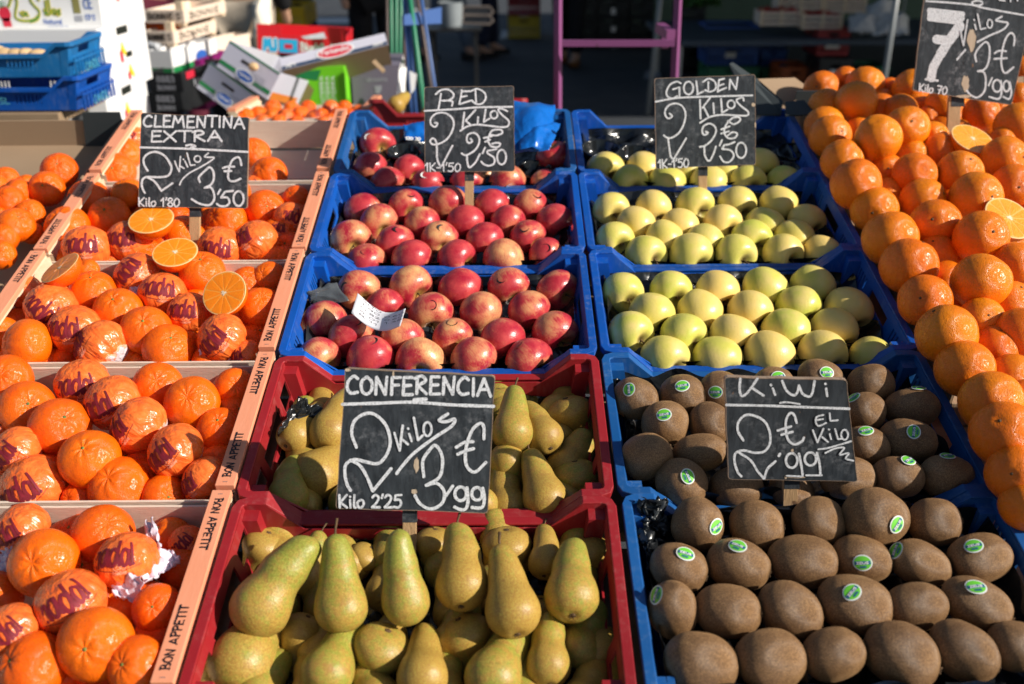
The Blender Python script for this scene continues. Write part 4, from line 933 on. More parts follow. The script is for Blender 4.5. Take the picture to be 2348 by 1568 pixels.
sign('chalkboard sign KiWi, 2 euros 2,99 el kilo, among the kiwis', (2880, 1480), .3061, [(55,90),(1660,125),(1800,1465),(105,1430)], (1815, 1140), -.02, math.radians(-4), 960, 190,
  [[(265,110),(255,260),(290,340),(370,280),(490,110)],[(430,240),(570,335)],[(690,240),(720,325)],[(660,192),(670,198)],[(810,140),(870,270),(960,330),(1010,290),(1030,200)],[(1030,200),(1080,310),(1170,345),(1210,280),(1235,140)],[(1385,240),(1400,340)],[(1372,178),(1380,182)],
  [(80,455),(600,465),(1000,480),(1690,505)],[(305,920),(235,800),(240,680),(330,590),(460,600),(590,680),(650,820),(650,960),(580,1060),(460,1080),(300,1050),(200,1090),(190,1200),(230,1330),(280,1390)],[(250,1080),(400,1180),(490,1320),(575,1420)],[(575,1420),(620,1290),(725,1190)],
  [(1000,690),(970,590),(920,560),(865,640),(860,780),(890,910),(970,970),(1070,930),(1095,880)],[(750,790),(930,735)],[(800,845),(950,805)],[(765,1125),(785,1090)],ell(935,1180,75,95),[(1030,1090),(1060,1240),(1080,1380)],ell(1180,1160,75,85),[(1265,1080),(1300,1230),(1310,1360)]], 40,
  [[(1350,580),(1260,610),(1250,680),(1290,725),(1385,685)],[(1260,650),(1345,635)],[(1430,560),(1440,660)],[(1440,660),(1540,650)],[(1210,780),(1270,940)],[(1270,940),(1350,760)],[(1330,870),(1410,935)],[(1430,830),(1450,900)],[(1415,768),(1425,772)],[(1500,765),(1540,900)],[(1540,900),(1590,890)],ell(1625,840,45,65),
  [(1280,1030),(1420,1010),(1710,925)],[(1370,1080),(1500,1020),(1620,1010),(1560,1100),(1680,1080),(1640,1150),(1740,1180)],[(870,1375),(1060,1385)],[(1120,1370),(1330,1370)],[(780,425),(870,415),(1040,440)]], 28, yaw=.03, chips=[(945,1050,40,40),(860,1400,40,50),(1000,1400,250,30)])
sign('tall chalkboard sign 7 kilos 3,99 euros, stuck in the heap of oranges', (3620, 0), .2807, [(307,-350),(1890,-130),(1520,1500),(110,1290)], (2188, 305), .03, math.radians(9), 775, 180,
  [[(300,15),(650,40),(950,70),(1100,110),(1400,165),(1690,215)],[(1030+75*math.cos(a/3), 45+35*math.sin(a/3)) for a in range(20)],
  [(1380,235),(1295,290),(1380,310),(1465,330),(1400,420),(1200,510),(1030,600)],[(860,710),(790,790),(740,850)],[(1015,880),(1000,770),(1080,650),(1160,600),(1205,690),(1190,880),(1130,990),(1035,1015)],[(1035,1015),(1120,1030),(1150,1130),(1130,1300),(1030,1390),(930,1350),(880,1290)],
  [(1550,650),(1560,530),(1510,470),(1440,540),(1390,700),(1370,870),(1390,1000),(1440,1040),(1545,960)],[(1275,760),(1340,725),(1440,730)],[(1270,840),(1450,830)],[(1240,1110),(1190,1220)],ell(1310,1225,60,85),[(1365,1150),(1375,1320),(1330,1410),(1200,1380)],ell(1445,1230,45,75),[(1490,1170),(1515,1320),(1480,1410),(1400,1380)]], 34,
  [[(790,440),(810,560),(830,650)],[(830,650),(890,280)],[(990,350),(1010,420)],[(978,280),(988,290)],[(1030,200),(1075,420)],[(1075,420),(1150,400)],ell(1205,340,35,60),[(1340,2),(1420,12)],[(1500,-60),(1500,22)],[(1580,-60),(1600,15)]]+LT('Kilo 70', 190, 1300, 600, 1350, 110), 27,
  yaw=-.05, chips=[(950,570,130,330),(860,1190,110,230),(840,1375,220,50)],
  wide=[([[(345,150),(820,205)],[(350,215),(815,260)],[(345,260),(790,310)]], 85), ([[(790,360),(620,590)],[(620,590),(500,780)],[(500,780),(400,960)],[(400,960),(370,1120)]], 130), ([[(440,560),(590,575)]], 130), ([[(295,1130),(465,1150)]], 36)])

# ------------------------------------------------------------------ fruit
rf = random.Random(29)
BOX = {}
def nameplace(k): return PLACE[k]
PLACE = {'A': 'rearmost wooden crate', 'B': 'wooden crate under CLEMENTINA', 'C': 'middle wooden crate', 'D': 'wooden crate, nearest but one', 'E': 'nearest wooden crate',
 'L': 'box at left edge', 'A1': 'crate behind RED', 'A2': 'second red apple crate', 'A3': 'crate with receipt', 'G1': 'crate behind GOLDEN', 'G2': 'middle golden crate', 'G3': 'golden crate behind kiwis',
 'R4': 'crate behind CONFERENCIA', 'R5': 'nearest pear crate', 'K4': 'crate behind KiWi sign', 'K5': 'nearest kiwi crate', 'H': 'loose orange heap', 'F': 'askew crate behind the rest'}
placed = []                                    # centre, radius of every fruit, for the layer below
def stalk_axis(toward=.6, spread=.7):
    a = Vector((rf.uniform(-spread, spread), rf.uniform(-spread, spread)-toward, 1.0)); return a.normalized()
def orient(axis, spin):
    q = Vector((0, 0, 1)).rotation_difference(axis); return q.to_matrix() @ Matrix.Rotation(spin, 3, 'Z')
def settle(k, x, y, r, h):
    """lower or raise a fruit along its line of sight until it clears the near and far walls of its crate"""
    if k in CM: cu, cv = CM[k]
    elif k in WM: cu, cv = WM[k]
    else: return h
    for i in range(60):
        c = on(x, y, h); R = r*depth(c)/F; u, v = uv(c)
        if v+R*.92 > cv+.146 and h > -.075: h -= .0015
        elif v-R*.92 < cv-.146 and h < .01 and v+R < cv+.12: h += .0015
        else: break
    return h
COUNT = {}
def fruit(kind, k, x, y, r, h, look, extra=None, axis=None, spin=None, scale=None, rot=None, variant=None):
    h = settle(k, x, y, r, h); c = on(x, y, h); R = r*depth(c)/F; placed.append((c, R, k))
    v = rf.randrange(4) if variant is None else variant
    ax = axis if axis is not None else stalk_axis()
    rm = rot if rot is not None else orient(ax, rf.uniform(0, 6.28) if spin is None else spin)
    sc = scale or (R, R, R)
    nm, cat, grp = {'mandarin': ('mandarin', 'mandarin', 'bare mandarins in the wooden crates'), 'wrapped': ('wrapped_mandarin', 'mandarin', 'paper-wrapped mandarins'), 'orange': ('orange', 'orange', 'oranges in the loose heap'),
       'red_apple': ('red_apple', 'apple', 'red apples'), 'golden_apple': ('golden_apple', 'apple', 'golden apples'), 'kiwi': ('kiwi', 'kiwi', 'kiwis'), 'pear': ('pear', 'pear', 'pears')}[kind]
    e = empty(nm, Matrix.Translation(c) @ rm.to_4x4() @ Matrix.Diagonal((*sc, 1)), None, cat, grp); e['label'] = look
    LIST.append((k, kind, x, y, e, look))
    if kind == 'mandarin':
        put('peel', ME['mandarin', v], e)
        if not extra: put('stalk_button', ME['button'], e, Matrix.Translation((0, 0, .735)) @ Matrix.Scale(.8, 4))
    elif kind == 'orange':
        put('peel', ME['orange', v], e); put('stalk_scar', ME['scar'], e, Matrix.Translation((0, 0, .95)))
    elif kind == 'wrapped':
        put('wrapper', ME['wrapped', v], e); put('lettering', ME['word', v], e); put('logo_print', ME['logo', v], e)
    elif kind in ('red_apple', 'golden_apple'):
        v %= 3; put('skin', ME[kind, v], e); put('stalk', ME['apple_stalk', v], e, Matrix.Rotation(rf.uniform(0, 6), 4, 'Z'))
    elif kind == 'kiwi':
        put('skin', ME['kiwi', v], e); put('calyx', ME['kiwi_button'], e)
    return e
LIST = []
ZU = -iy; ZT = -ez                            # picture up, towards the viewer
# ---- mandarins. m bare, w wrapped; (x, y, r, kind, height, word angle)
MAND = {
'A': [(285,354,39,'m',-.035),(267,395,44,'m',-.03),(308,316,27,'w',-.04),(582,354,38,'m',-.04),(617,402,43,'m',-.035),(608,424,26,'m',-.055),(580,433,34,'w',-.05)],
'B': [(204,460,48,'m',-.025),(251,498,47,'m',-.022),(292,445,38,'m',-.04),(155,522,50,'m',-.018),(199,567,55,'w',-.012),(295,553,52,'w',-.02),(337,583,38,'m',-.045),(424,538,45,'m',-.03),(505,567,52,'w',-.014),(520,508,47,'m',-.03),(586,553,52,'w',-.014),
      (608,481,45,'m',-.03),(668,502,42,'w',-.03),(678,456,32,'m',-.05),(408,498,32,'w',-.05),(470,522,25,'m',-.05),(127,588,30,'m',-.05),(280,602,25,'m',-.055),(650,598,35,'m',-.045),(590,602,22,'m',-.05),(645,535,35,'w',-.045),(356,440,36,'m',-.05),(450,452,34,'m',-.05),(540,440,34,'m',-.05)],
'C': [(52,670,44,'w',-.015),(118,707,60,'w',-.008),(214,669,52,'m',-.012),(314,633,56,'w',-.012),(373,674,55,'w',-.010),(464,626,52,'m',-.012),(568,650,40,'m',-.03),(597,708,50,'m',-.012),(271,712,54,'m',-.006),(436,717,52,'w',-.012),(172,754,60,'w',-.004),(235,796,65,'w',-.002),(335,757,57,'m',-.003),
      (387,800,58,'m',-.002),(508,775,59,'w',-.004),(65,790,58,'m',-.004),(8,763,36,'m',-.02),(148,824,35,'m',-.045),(323,830,30,'m',-.045),(484,832,44,'m',-.035),(567,815,40,'w',-.025),(41,738,33,'m',-.04),(580,775,30,'m',-.045),(200,622,28,'m',-.04),(618,640,40,'m',-.035),(120,822,30,'m',-.05)],
'D': [(15,872,58,'m',-.008),(189,880,62,'w',-.006),(257,922,66,'w',.002),(362,887,56,'m',-.010),(441,925,62,'m',-.004),(538,890,46,'m',-.02),(62,938,64,'m',-.004),(318,975,68,'w',.006),(138,980,68,'m',0.0),(402,1033,66,'w',.004),(206,1052,68,'m',.004),(40,1033,58,'w',-.004),(504,985,52,'m',-.02),(273,1116,69,'m',.002),
      (76,1115,77,'w',.008),(470,1100,56,'w',-.015),(182,1146,42,'m',-.04),(378,1139,52,'m',-.03),(330,1090,40,'m',-.035),(2,975,34,'w',-.02),(466,1048,34,'m',-.045),(108,1020,30,'m',-.045),(280,1030,30,'m',-.045),(420,968,30,'m',-.045)],
'E': [(50,1214,64,'w',-.006),(237,1226,69,'m',-.008),(103,1290,77,'m',.002),(292,1285,72,'w',.002),(426,1244,42,'w',-.03),(362,1395,56,'m',-.01),(161,1383,82,'w',.006),(28,1446,66,'w',.004),(-6,1345,36,'m',-.02),(220,1476,84,'m',.008),(74,1531,80,'m',.008),(312,1524,66,'m',-.002),
      (278,1402,42,'m',-.04),(127,1478,32,'m',-.045),(216,1560,45,'m',-.04),(150,1232,40,'m',-.045),(0,1260,34,'m',-.04),(395,1300,40,'m',-.045),(200,1320,36,'m',-.05),(400,1440,40,'m',-.04)],
'L': [(136,392,41,'m',-.012),(107,433,40,'m',-.008),(15,411,28,'m',-.02),(40,443,35,'m',-.01),(20,462,36,'m',0.0),(69,490,33,'m',-.012),(38,516,41,'m',0.0),(60,425,26,'m',-.03),(8,548,36,'m',-.01),(2,585,34,'m',-.01),(62,470,22,'m',-.03),(-10,500,30,'m',-.01),(-12,430,30,'m',-.01),(75,535,26,'m',-.03)]}
STALKS = {(387,800): (.35, .55), (335,757): (.15, .45), (206,1052): (.05, .55), (138,980): (.5, .5), (441,925): (0.05, .35), (273,1116): (-.1, .5), (103,1290): (.0, .2), (65,790): (-.7, .15), (464,626): (.1, .7), (214,669): (.1, .75), (155,522): (-.2, .5), (251,498): (.05, .35), (62,938): (.45, .3), (597,708): (.25, .6), (504,985): (.1, .6), (267,395): (.1, .1), (107,433): (.15, .1), (69,490): (.1, .3)}
def axis_px(sx, sy):                            # unit direction whose tip appears at (sx right, sy up) on a unit ball
    sz = math.sqrt(max(.05, 1-sx*sx-sy*sy)); return (ix*sx-iy*sy-ez*sz).normalized()
for k, rows in MAND.items():
    for x, y, r, kd, h in rows:
        if kd == 'm':
            a = STALKS.get((x, y)); ax = axis_px(a[0], a[1]) if a else axis_px(rf.uniform(-.5, .5), rf.uniform(.1, .85))
            fruit('mandarin', k, x, y, r*1.02, h-.016, 'bare mandarin', axis=ax)
        else:
            # wrapper: gathered end points down-left; word faces the viewer, turned in the picture
            up = axis_px(rf.uniform(-.35, .25), rf.uniform(.75, .93)); rt = (ix+iy*rf.uniform(-.5, .4)).normalized()
            Z = (up*1.0).normalized(); X0 = (-ez-Z*(-ez).dot(Z)).normalized()    # local +x looks at the viewer
            an = rf.uniform(-.5, .5); X0 = Matrix.Rotation(an, 3, Z) @ X0
            Z = Matrix.Rotation(rf.uniform(-.5, .9), 3, X0) @ Z
            Y0 = Z.cross(X0); fruit('wrapped', k, x, y, r*.98, h-.014, 'mandarin in printed wrapper', rot=Matrix((X0, Y0, Z)).transposed())
def place_label(k, kind): return PLACE[k]
HV = [((346,503), 51, (0.0, 1.0), 36/51, 'B', .012, 'halved mandarin, cut face up, just below the CLEMENTINA sign'), ((401,578), 51, (.05, 1.0), 36/51, 'B', .018, 'halved mandarin, cut face up, on the divider of the middle wooden crate'),
      ((137,614), 50, (-.45, .75), .58, 'C', .03, 'halved mandarin tilted to the left with its cut face in shade'), ((514,672), 54, (-.25, .35), .93, 'C', .022, 'halved mandarin facing the viewer against the right of the middle wooden crate')]
for (x, y), rp, d, q, k, h, lab in HV:
    c = on(x, y, h); R = rp*depth(c)/F; dd = Vector(d).normalized(); s = math.sqrt(1-q*q)
    n = ix*dd.x*s-iy*dd.y*s-ez*q
    halved('halved_mandarin', c, R, n, lab, 'halved fruit on show', False, rf.uniform(0, 1))
for (x, y), rp, d, q, h, lab in (((2229,318), 50, (.25, 1.0), .76, .065, 'halved orange, pale cut face up, below the tall sign'), ((2313,500), 59, (.35, 1.0), .84, .065, 'large halved orange with pale cut face at the right edge')):
    c = on(x, y, h); R = rp*depth(c)/F; dd = Vector(d).normalized(); s = math.sqrt(1-q*q)
    halved('halved_orange', c, R, ix*dd.x*s-iy*dd.y*s-ez*q, lab, 'halved fruit on show', True, rf.uniform(0, 1))
# ---- oranges heap
HEAP = [(1883,203,39,.0),(1937,184,30,.0),(1981,197,43,.01),(1962,233,46,.05),(1892,245,40,.02),(2038,203,24,0),(2091,207,45,.02),(2160,240,38,.03),(2019,251,35,.02),(2064,256,38,.03),(1889,290,44,.02),(1902,313,47,.035),(1968,297,30,.01),(2012,318,52,.075),(2078,295,50,.06),(2129,266,25,.01),(2136,316,36,.035),
 (2249,261,40,.03),(2332,288,50,.05),(2335,223,32,.02),(1930,368,47,.04),(1962,423,56,.055),(2091,357,36,.02),(2033,392,38,.02),(2096,402,50,.05),(2153,347,40,.03),(2199,399,51,.055),(2301,364,50,.05),(2297,322,30,.03),(2036,445,36,.015),(2115,460,50,.04),(2321,426,48,.04),(2236,453,57,.06),
 (2004,481,52,.03),(2040,547,61,.04),(2143,515,57,.045),(2248,545,60,.06),(2147,583,45,.015),(2083,610,63,.04),(2248,646,64,.06),(2169,641,42,.01),(2327,608,52,.04),(2120,690,59,.035),(2314,694,50,.03),(2248,736,52,.03),(2169,767,67,.05),(2283,798,50,.02),(2340,763,57,.04),(2211,846,64,.035),(2319,866,54,.02),
 (2272,923,70,.04),(2303,996,75,.05),(2329,1086,66,.035),(2352,1160,58,.02),(2195,305,30,.01),(2100,250,34,0),(2010,355,34,.0),(2240,330,30,.01),(2180,470,40,.01),(2090,545,36,.0),(2200,600,36,.0),(2290,660,40,.01),(2205,700,40,.0),(2240,820,36,.0),(2350,930,60,.03),(2340,160,30,0),(2290,250,30,0),(2190,215,34,.0),(2230,190,34,-.01),(2290,195,36,0)]
for x, y, r, h in HEAP:
    fruit('orange', 'H', x, y, r*1.03, h, 'loose orange', axis=axis_px(rf.uniform(-.6, .7), rf.uniform(-.3, .95)))
# ---- apples
APP = {
'A1': [[(865,332,42,-.035)],[(848,386,42,-.035),(937,390,38,-.035),(1110,404,28,-.05),(1270,363,42,-.03)],[(888,424,44,-.035),(980,423,41,-.035),(1070,421,42,-.035),(1162,418,45,-.035),(1246,418,34,-.035)]],
'A2': [[(831,481,44,-.03),(930,475,44,-.03),(1025,467,46,-.025),(1126,473,44,-.03),(1214,471,42,-.03)],[(867,511,47,-.03),(966,514,45,-.03),(1066,511,46,-.03),(1163,511,44,-.03),(1271,509,47,-.03)],
       [(803,549,49,-.028),(905,558,47,-.03),(1008,549,46,-.03),(1110,551,46,-.03),(1209,544,44,-.03)],[(839,602,48,-.03),(943,592,48,-.03),(1046,594,49,-.03),(1154,592,50,-.03),(1249,584,42,-.03)]],
'A3': [[(823,667,52,-.03),(940,658,53,-.028),(1053,662,53,-.03),(1165,659,52,-.03),(1277,667,52,-.03)],[(742,737,54,-.03),(880,702,46,-.03),(988,718,53,-.03),(1101,715,53,-.03),(1211,712,51,-.03)],
       [(804,773,55,-.03),(924,778,54,-.03),(1037,778,51,-.03),(1151,778,56,-.03),(1270,765,57,-.03)],[(730,820,52,-.028),(847,822,58,-.028),(964,828,59,-.028),(1084,826,58,-.028),(1211,827,58,-.028)]],
'G1': [[(1386,389,44,-.035),(1474,386,42,-.035),(1575,398,40,-.04),(1658,402,38,-.04),(1741,382,44,-.035)],[(1442,420,44,-.035),(1528,422,45,-.035),(1622,420,44,-.035),(1711,420,44,-.035),(1796,417,40,-.035)]],
'G2': [[(1398,484,45,-.03),(1496,477,43,-.03),(1590,473,46,-.03),(1686,472,47,-.03),(1782,472,47,-.03)],[(1456,517,46,-.03),(1556,520,46,-.03),(1655,516,48,-.03),(1751,520,48,-.03),(1847,509,44,-.03)],
       [(1408,552,47,-.03),(1521,548,47,-.03),(1613,556,47,-.03),(1721,550,49,-.03),(1818,550,48,-.03)],[(1479,584,48,-.03),(1582,584,52,-.03),(1684,585,50,-.03),(1792,583,48,-.03),(1880,580,45,-.03)]],
'G3': [[(1426,672,51,-.03),(1536,667,51,-.03),(1642,669,52,-.03),(1752,662,54,-.028),(1860,656,53,-.028)],[(1492,723,55,-.03),(1602,715,55,-.03),(1717,715,54,-.03),(1827,706,54,-.03),(1942,712,57,-.03)],
       [(1444,765,54,-.03),(1565,770,56,-.03),(1679,772,56,-.03),(1798,759,56,-.03),(1909,757,56,-.03)],[(1523,821,57,-.028),(1642,823,58,-.028),(1761,815,60,-.028),(1882,814,59,-.028),(1995,817,50,-.03)]]}
CAV = {(865,332): (.5,-.45), (831,481): (.3,-.9), (1025,467): (.55,-.75), (1271,509): (.55,-.75), (1046,594): (.8,-.35), (940,658): (.65,-.5), (1277,667): (.6,-.35), (1270,765): (.55,-.6), (988,718): (.1,-.85), (964,828): (.05,-.55), (1151,778): (.6,-.7), (1211,827): (.65,-.5), (1084,826): (.6,-.75), (847,822): (.5,-.8),
 (742,737): (.2,-.98), (943,592): (.55,-.8), (1154,592): (.0,-.98), (1270,363): (-.2,.85)}
look_r = ['deep crimson apple', 'red apple blushed with yellow', 'bright red apple', 'streaky red and yellow apple']
for k, rows in APP.items():
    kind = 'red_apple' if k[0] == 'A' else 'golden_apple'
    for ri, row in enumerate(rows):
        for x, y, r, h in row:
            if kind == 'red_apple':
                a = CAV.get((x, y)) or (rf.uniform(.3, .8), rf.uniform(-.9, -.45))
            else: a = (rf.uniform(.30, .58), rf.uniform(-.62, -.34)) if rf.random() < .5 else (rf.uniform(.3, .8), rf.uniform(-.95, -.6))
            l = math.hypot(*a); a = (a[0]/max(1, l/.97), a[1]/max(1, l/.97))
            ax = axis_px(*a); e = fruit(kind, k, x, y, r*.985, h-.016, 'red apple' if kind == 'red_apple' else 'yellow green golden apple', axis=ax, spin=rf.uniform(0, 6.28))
STK_A = {(831,481): (858,470), (930,475): (941,445), (1025,467): (1060,488), (1126,473): (0,0), (1214,471): (1232,447), (966,514): (0,0), (905,558): (912,526), (1008,549): (1013,523), (1209,544): (1202,524), (839,602): (838,575), (1249,584): (1251,568), (823,667): (791,659), (1165,659): (1150,640), (988,718): (990,699), (804,773): (818,737),
 (1037,778): (1036,740), (847,822): (854,781), (1211,827): (1185,788)}
def find(x, y):
    return min(LIST, key=lambda t: (t[2]-x)**2+(t[3]-y)**2)[4]
def stick_on(e, x, y, r, style, spin=0.0, ell_ax=None):
    c = e.matrix_world.translation; R = max(e.matrix_world.to_scale()); r0 = ray(x, y); oc = CAM-c
    sc = e.matrix_world.to_scale(); A = e.matrix_world.to_3x3()
    # hit the ellipsoid of the fruit
    Ai = A.inverted(); f = .86 if style == 'green' else .97
    o_ = Ai @ oc; d_ = Ai @ r0
    if style == 'green': o_ = Vector((o_.x, o_.y/.87, o_.z/.84)); d_ = Vector((d_.x, d_.y/.87, d_.z/.84))
    a = d_.dot(d_); b = 2*o_.dot(d_); q = b*b-4*a*(o_.dot(o_)-1)
    t = (-b-math.sqrt(q))/(2*a) if q > 0 else -b/(2*a)
    p = CAM+r0*t; loc = Ai @ (p-c)
    if style == 'green': g = Vector((loc.x, loc.y/.76, loc.z/.70))
    else: g = loc
    n = (Ai.transposed() @ g).normalized()
    # lift clear of the real skin
    ok, hit, nn, _ = e.children[0].ray_cast(e.matrix_world.inverted() @ (p+n*R*.6), (e.matrix_world.inverted().to_3x3() @ (-n)).normalized()) if e.children else (False, None, None, 0)
    if ok: p = e.matrix_world @ hit; nw = (e.matrix_world.to_3x3().inverted().transposed() @ nn).normalized(); n = (n+nw*2).normalized()
    sticker('sticker', e, e.matrix_world.inverted(), p, R, n, r, style, spin, surf=.0003)
bpy.context.view_layer.update()
for (x, y), (sx, sy) in STK_A.items():
    if sx: stick_on(find(x, y), sx, sy, .0095, 'black', rf.uniform(0, 3)); find(x, y)['look2'] = 'with a round black sticker'
for (x, y), (sx, sy) in {(865,332): (845,314), (888,424): (887,437), (980,423): (974,401), (1162,418): (1167,428)}.items():
    stick_on(find(x, y), sx, sy, .0095, 'white'); find(x, y)['look2'] = 'with a round white sticker'
# ---- kiwis (x, y, rx, ry, angle)
KIW = {
'K4': [[(1457,914,52,50,0),(1563,908,53,49,0),(1652,900,50,50,0),(1774,880,48,40,0),(1882,868,54,44,0),(1995,882,53,46,-15)],[(1525,972,54,50,0),(1627,970,50,48,0),(1740,970,50,46,0),(1860,960,50,46,0),(1979,946,50,46,0),(2089,936,63,46,-5)],
       [(1481,1046,60,54,-20),(1604,1038,62,44,0),(1720,1050,56,44,0),(1850,1040,56,44,0),(1986,1023,52,46,0),(2080,1010,64,50,5)],[(1562,1108,60,52,20),(1688,1118,62,48,0),(1815,1125,58,42,0),(1943,1095,62,48,-10),(2058,1094,60,50,5),(2168,1091,70,50,15)]],
'K5': [[(1599,1203,60,60,30),(1733,1205,62,57,0),(1876,1195,62,57,0),(2007,1184,75,66,0),(2141,1195,60,53,0)],[(1555,1302,66,57,30),(1692,1294,72,58,10),(1839,1287,78,61,0),(1974,1281,68,54,0),(2110,1291,73,51,15),(2245,1279,73,54,0)],
       [(1541,1397,72,54,80),(1667,1401,76,62,0),(1810,1399,76,63,8),(1959,1386,84,66,5),(2098,1390,72,55,0),(2238,1382,80,56,18)],[(1605,1520,86,70,10),(1765,1512,84,68,5),(1909,1499,73,60,-8),(2065,1499,86,72,10),(2207,1492,80,62,15),(2326,1482,60,58,0)]]}
for k, rows in KIW.items():
    for row in rows:
        for x, y, rx, ry, an in row:
            h = settle(k, x, y, ry, -.014 if k == 'K4' else -.018); c = on(x, y, h); q = depth(c)/F
            a = math.radians(an); X = (ix*math.cos(a)+iy*math.sin(a)); Zv = (-iy*math.cos(a)+ix*math.sin(a)); Yv = Zv.cross(X)
            Rm = Matrix((X, Yv, Zv)).transposed() @ Matrix.Rotation(rf.uniform(-.45, .45), 3, 'Z') @ Matrix.Rotation(rf.uniform(-.35, .35), 3, 'Y') @ Matrix.Rotation(rf.uniform(-1.0, 1.0), 3, 'X')
            rx_ = rx*q; ry_ = ry*q/.845
            fruit('kiwi', k, x, y, rx, h, 'brown fuzzy kiwi', rot=Rm, scale=(rx_*1.02, ry_*1.02, ry_*1.02), variant=rf.randrange(5))
bpy.context.view_layer.update()
for sx, sy, sp in ((1442,893,1.5),(1564,885,.1),(1784,864,.2),(1895,854,.1),(1522,951,.1),(1576,1092,-1.2),(1956,912,.1),(2094,990,1.3),(1985,988,.2),(1641,1207,.4),(2055,1202,.9),(1571,1270,-.3),(1691,1252,-.6),(1977,1290,.1),(2054,1262,.8),(2232,1252,0),(1505,1364,1.0),(1953,1358,.8),(2237,1346,.1),(2106,890,.5),(2082,1056,.7),(2172,1046,.3),(1640,899,0)):
    e = find(sx, sy+4); stick_on(e, sx, sy, .0118 if sy > 1140 else .0112, 'green', sp); e['look2'] = 'with a round green sticker'
# ---- pears: bulb (x, y, r), neck tip (x, y), height, neck away (1) or towards the viewer (-1)
PEAR = {
'R4': [((757,990,50),(775,897),-.025,1),((678,998,44),(727,935),-.03,1),((727,1090,60),(800,1020),-.045,1),((660,1139,48),(633,1066),-.03,1),((1175,990,48),(1184,890),-.006,1),((1249,1000,43),(1214,928),-.02,1),((1306,945,52),(1334,1035),-.04,-1),((1161,1055,40),(1182,1180),-.03,-1),((1250,1142,52),(1217,1041),-.018,1),((1320,1092,55),(1330,1190),-.05,-1),((1098,1158,44),(1040,1130),-.04,1),((1145,915,40),(1150,980),-.05,-1),((880,1165,48),(950,1150),-.05,1),((1000,1060,50),(1010,980),-.05,1),((880,1000,50),(900,920),-.05,1),((1010,925,42),(1000,980),-.05,-1),((560+1180,0,0),(0,0),0,0)],
'R5': [((598,1390,71),(684,1226),.000,1),((782,1390,62),(764,1232),.000,1),((929,1375,55),(901,1214),.002,1),((1059,1340,61),(1060,1222),.0,1),((1176,1400,64),(1148,1272),.004,1),((1310,1365,63),(1312,1268),.000,1),
       ((606,1250,50),(575,1330),-.04,-1),((697,1325,44),(728,1230),-.04,1),((838,1275,38),(800,1330),-.05,-1),((996,1242,46),(990,1330),-.04,-1),((1162,1250,57),(1165,1340),-.035,-1),((1250,1290,40),(1262,1221),-.03,1),((1347,1266,55),(1360,1370),-.05,-1),
       ((553,1520,78),(590,1405),-.045,1),((690,1450,48),(640,1560),-.05,-1),((750,1540,62),(785,1462),-.03,1),((875,1482,66),(840,1570),-.035,-1),((969,1552,60),(966,1476),-.03,1),((1066,1455,62),(1110,1560),-.045,-1),((1130,1550,66),(1188,1475),-.03,1),((1256,1525,52),(1250,1430),-.035,1),((1362,1482,62),(1380,1560),-.06,-1),((880,1360,44),(880,1300),-.055,1),((1120,1330,40),(1120,1400),-.06,-1),((1240,1400,44),(1240,1480),-.06,-1),((500,1560,50),(520,1480),-.06,1)]}
PSTALK = {(1175,990), (1059,1340), (1250,1290), (660,1139), (1250,1142), (1176,1400)}
for k, rows in PEAR.items():
    for (x, y, r), (tx, ty), h, sg in rows:
        if r == 0: continue
        h = settle(k, x, y, r, h-.012); c = on(x, y, h); dz = depth(c); R = r*dz/F; v = rf.randrange(4); L = 2.68*R
        dx, dy = (tx-x)*dz/F, (ty-y)*dz/F; l = math.hypot(dx, dy); dep = math.sqrt(max(0, L*L-l*l)); st = l/L if l > L else 1.0
        if sg > 0: A = ix*dx+iy*dy+ez*dep
        else: A = ix*dx+iy*dy+ez*dep*.15
        A.normalize(); X = (ix-A*ix.dot(A)).normalized()
        nb = NECKS[v]; X = X if (k == 'x') else X; Y = A.cross(X)
        placed.append((c, R, k)); s3 = st if sg > 0 else max(.72, min(1.0, l/L))
        e = empty('pear', Matrix.Translation(c) @ Matrix((X, Y, A)).transposed().to_4x4() @ Matrix.Diagonal((R, R, R*s3, 1)), None, 'pear', 'pears')
        put('skin', ME['pear', v], e); put('calyx', ME['calyx'], e)
        if (x, y) in PSTALK or (sg > 0 and rf.random() < .55): put('stalk', ME['pear_stalk', v], e); e['look2'] = 'with its stalk showing'
        LIST.append((k, 'pear', x, y, e, 'green and russet pear'))
for k in ('R4', 'R5'):
    cu, cv = CM[k]
    for i in range(4):
        for j in range(6):
            c = S(cu-.19+.076*j+rf.uniform(-.01, .01), cv-.10+.068*i+rf.uniform(-.01, .01), -.072); R = .031*rf.uniform(.9, 1.1); a = -PI/2+rf.uniform(-.5, .5)
            A = (A_U*math.cos(a)+A_V*math.sin(a)+A_N*.1).normalized(); X = (A_N-A*A_N.dot(A)).normalized()
            e = empty('pear', Matrix.Translation(c) @ Matrix((X, A.cross(X), A)).transposed().to_4x4() @ Matrix.Diagonal((R, R, R*.8, 1)), None, 'pear', 'lower layer of pears')
            put('skin', ME['pear', rf.randrange(4)], e); put('calyx', ME['calyx'], e); z_ = depth(c); r_ = c-CAM; LIST.append((k+'_', 'pear', CX+F*r_.dot(ix)/z_, CY+F*r_.dot(iy)/z_, e, 'half hidden lower pear'))
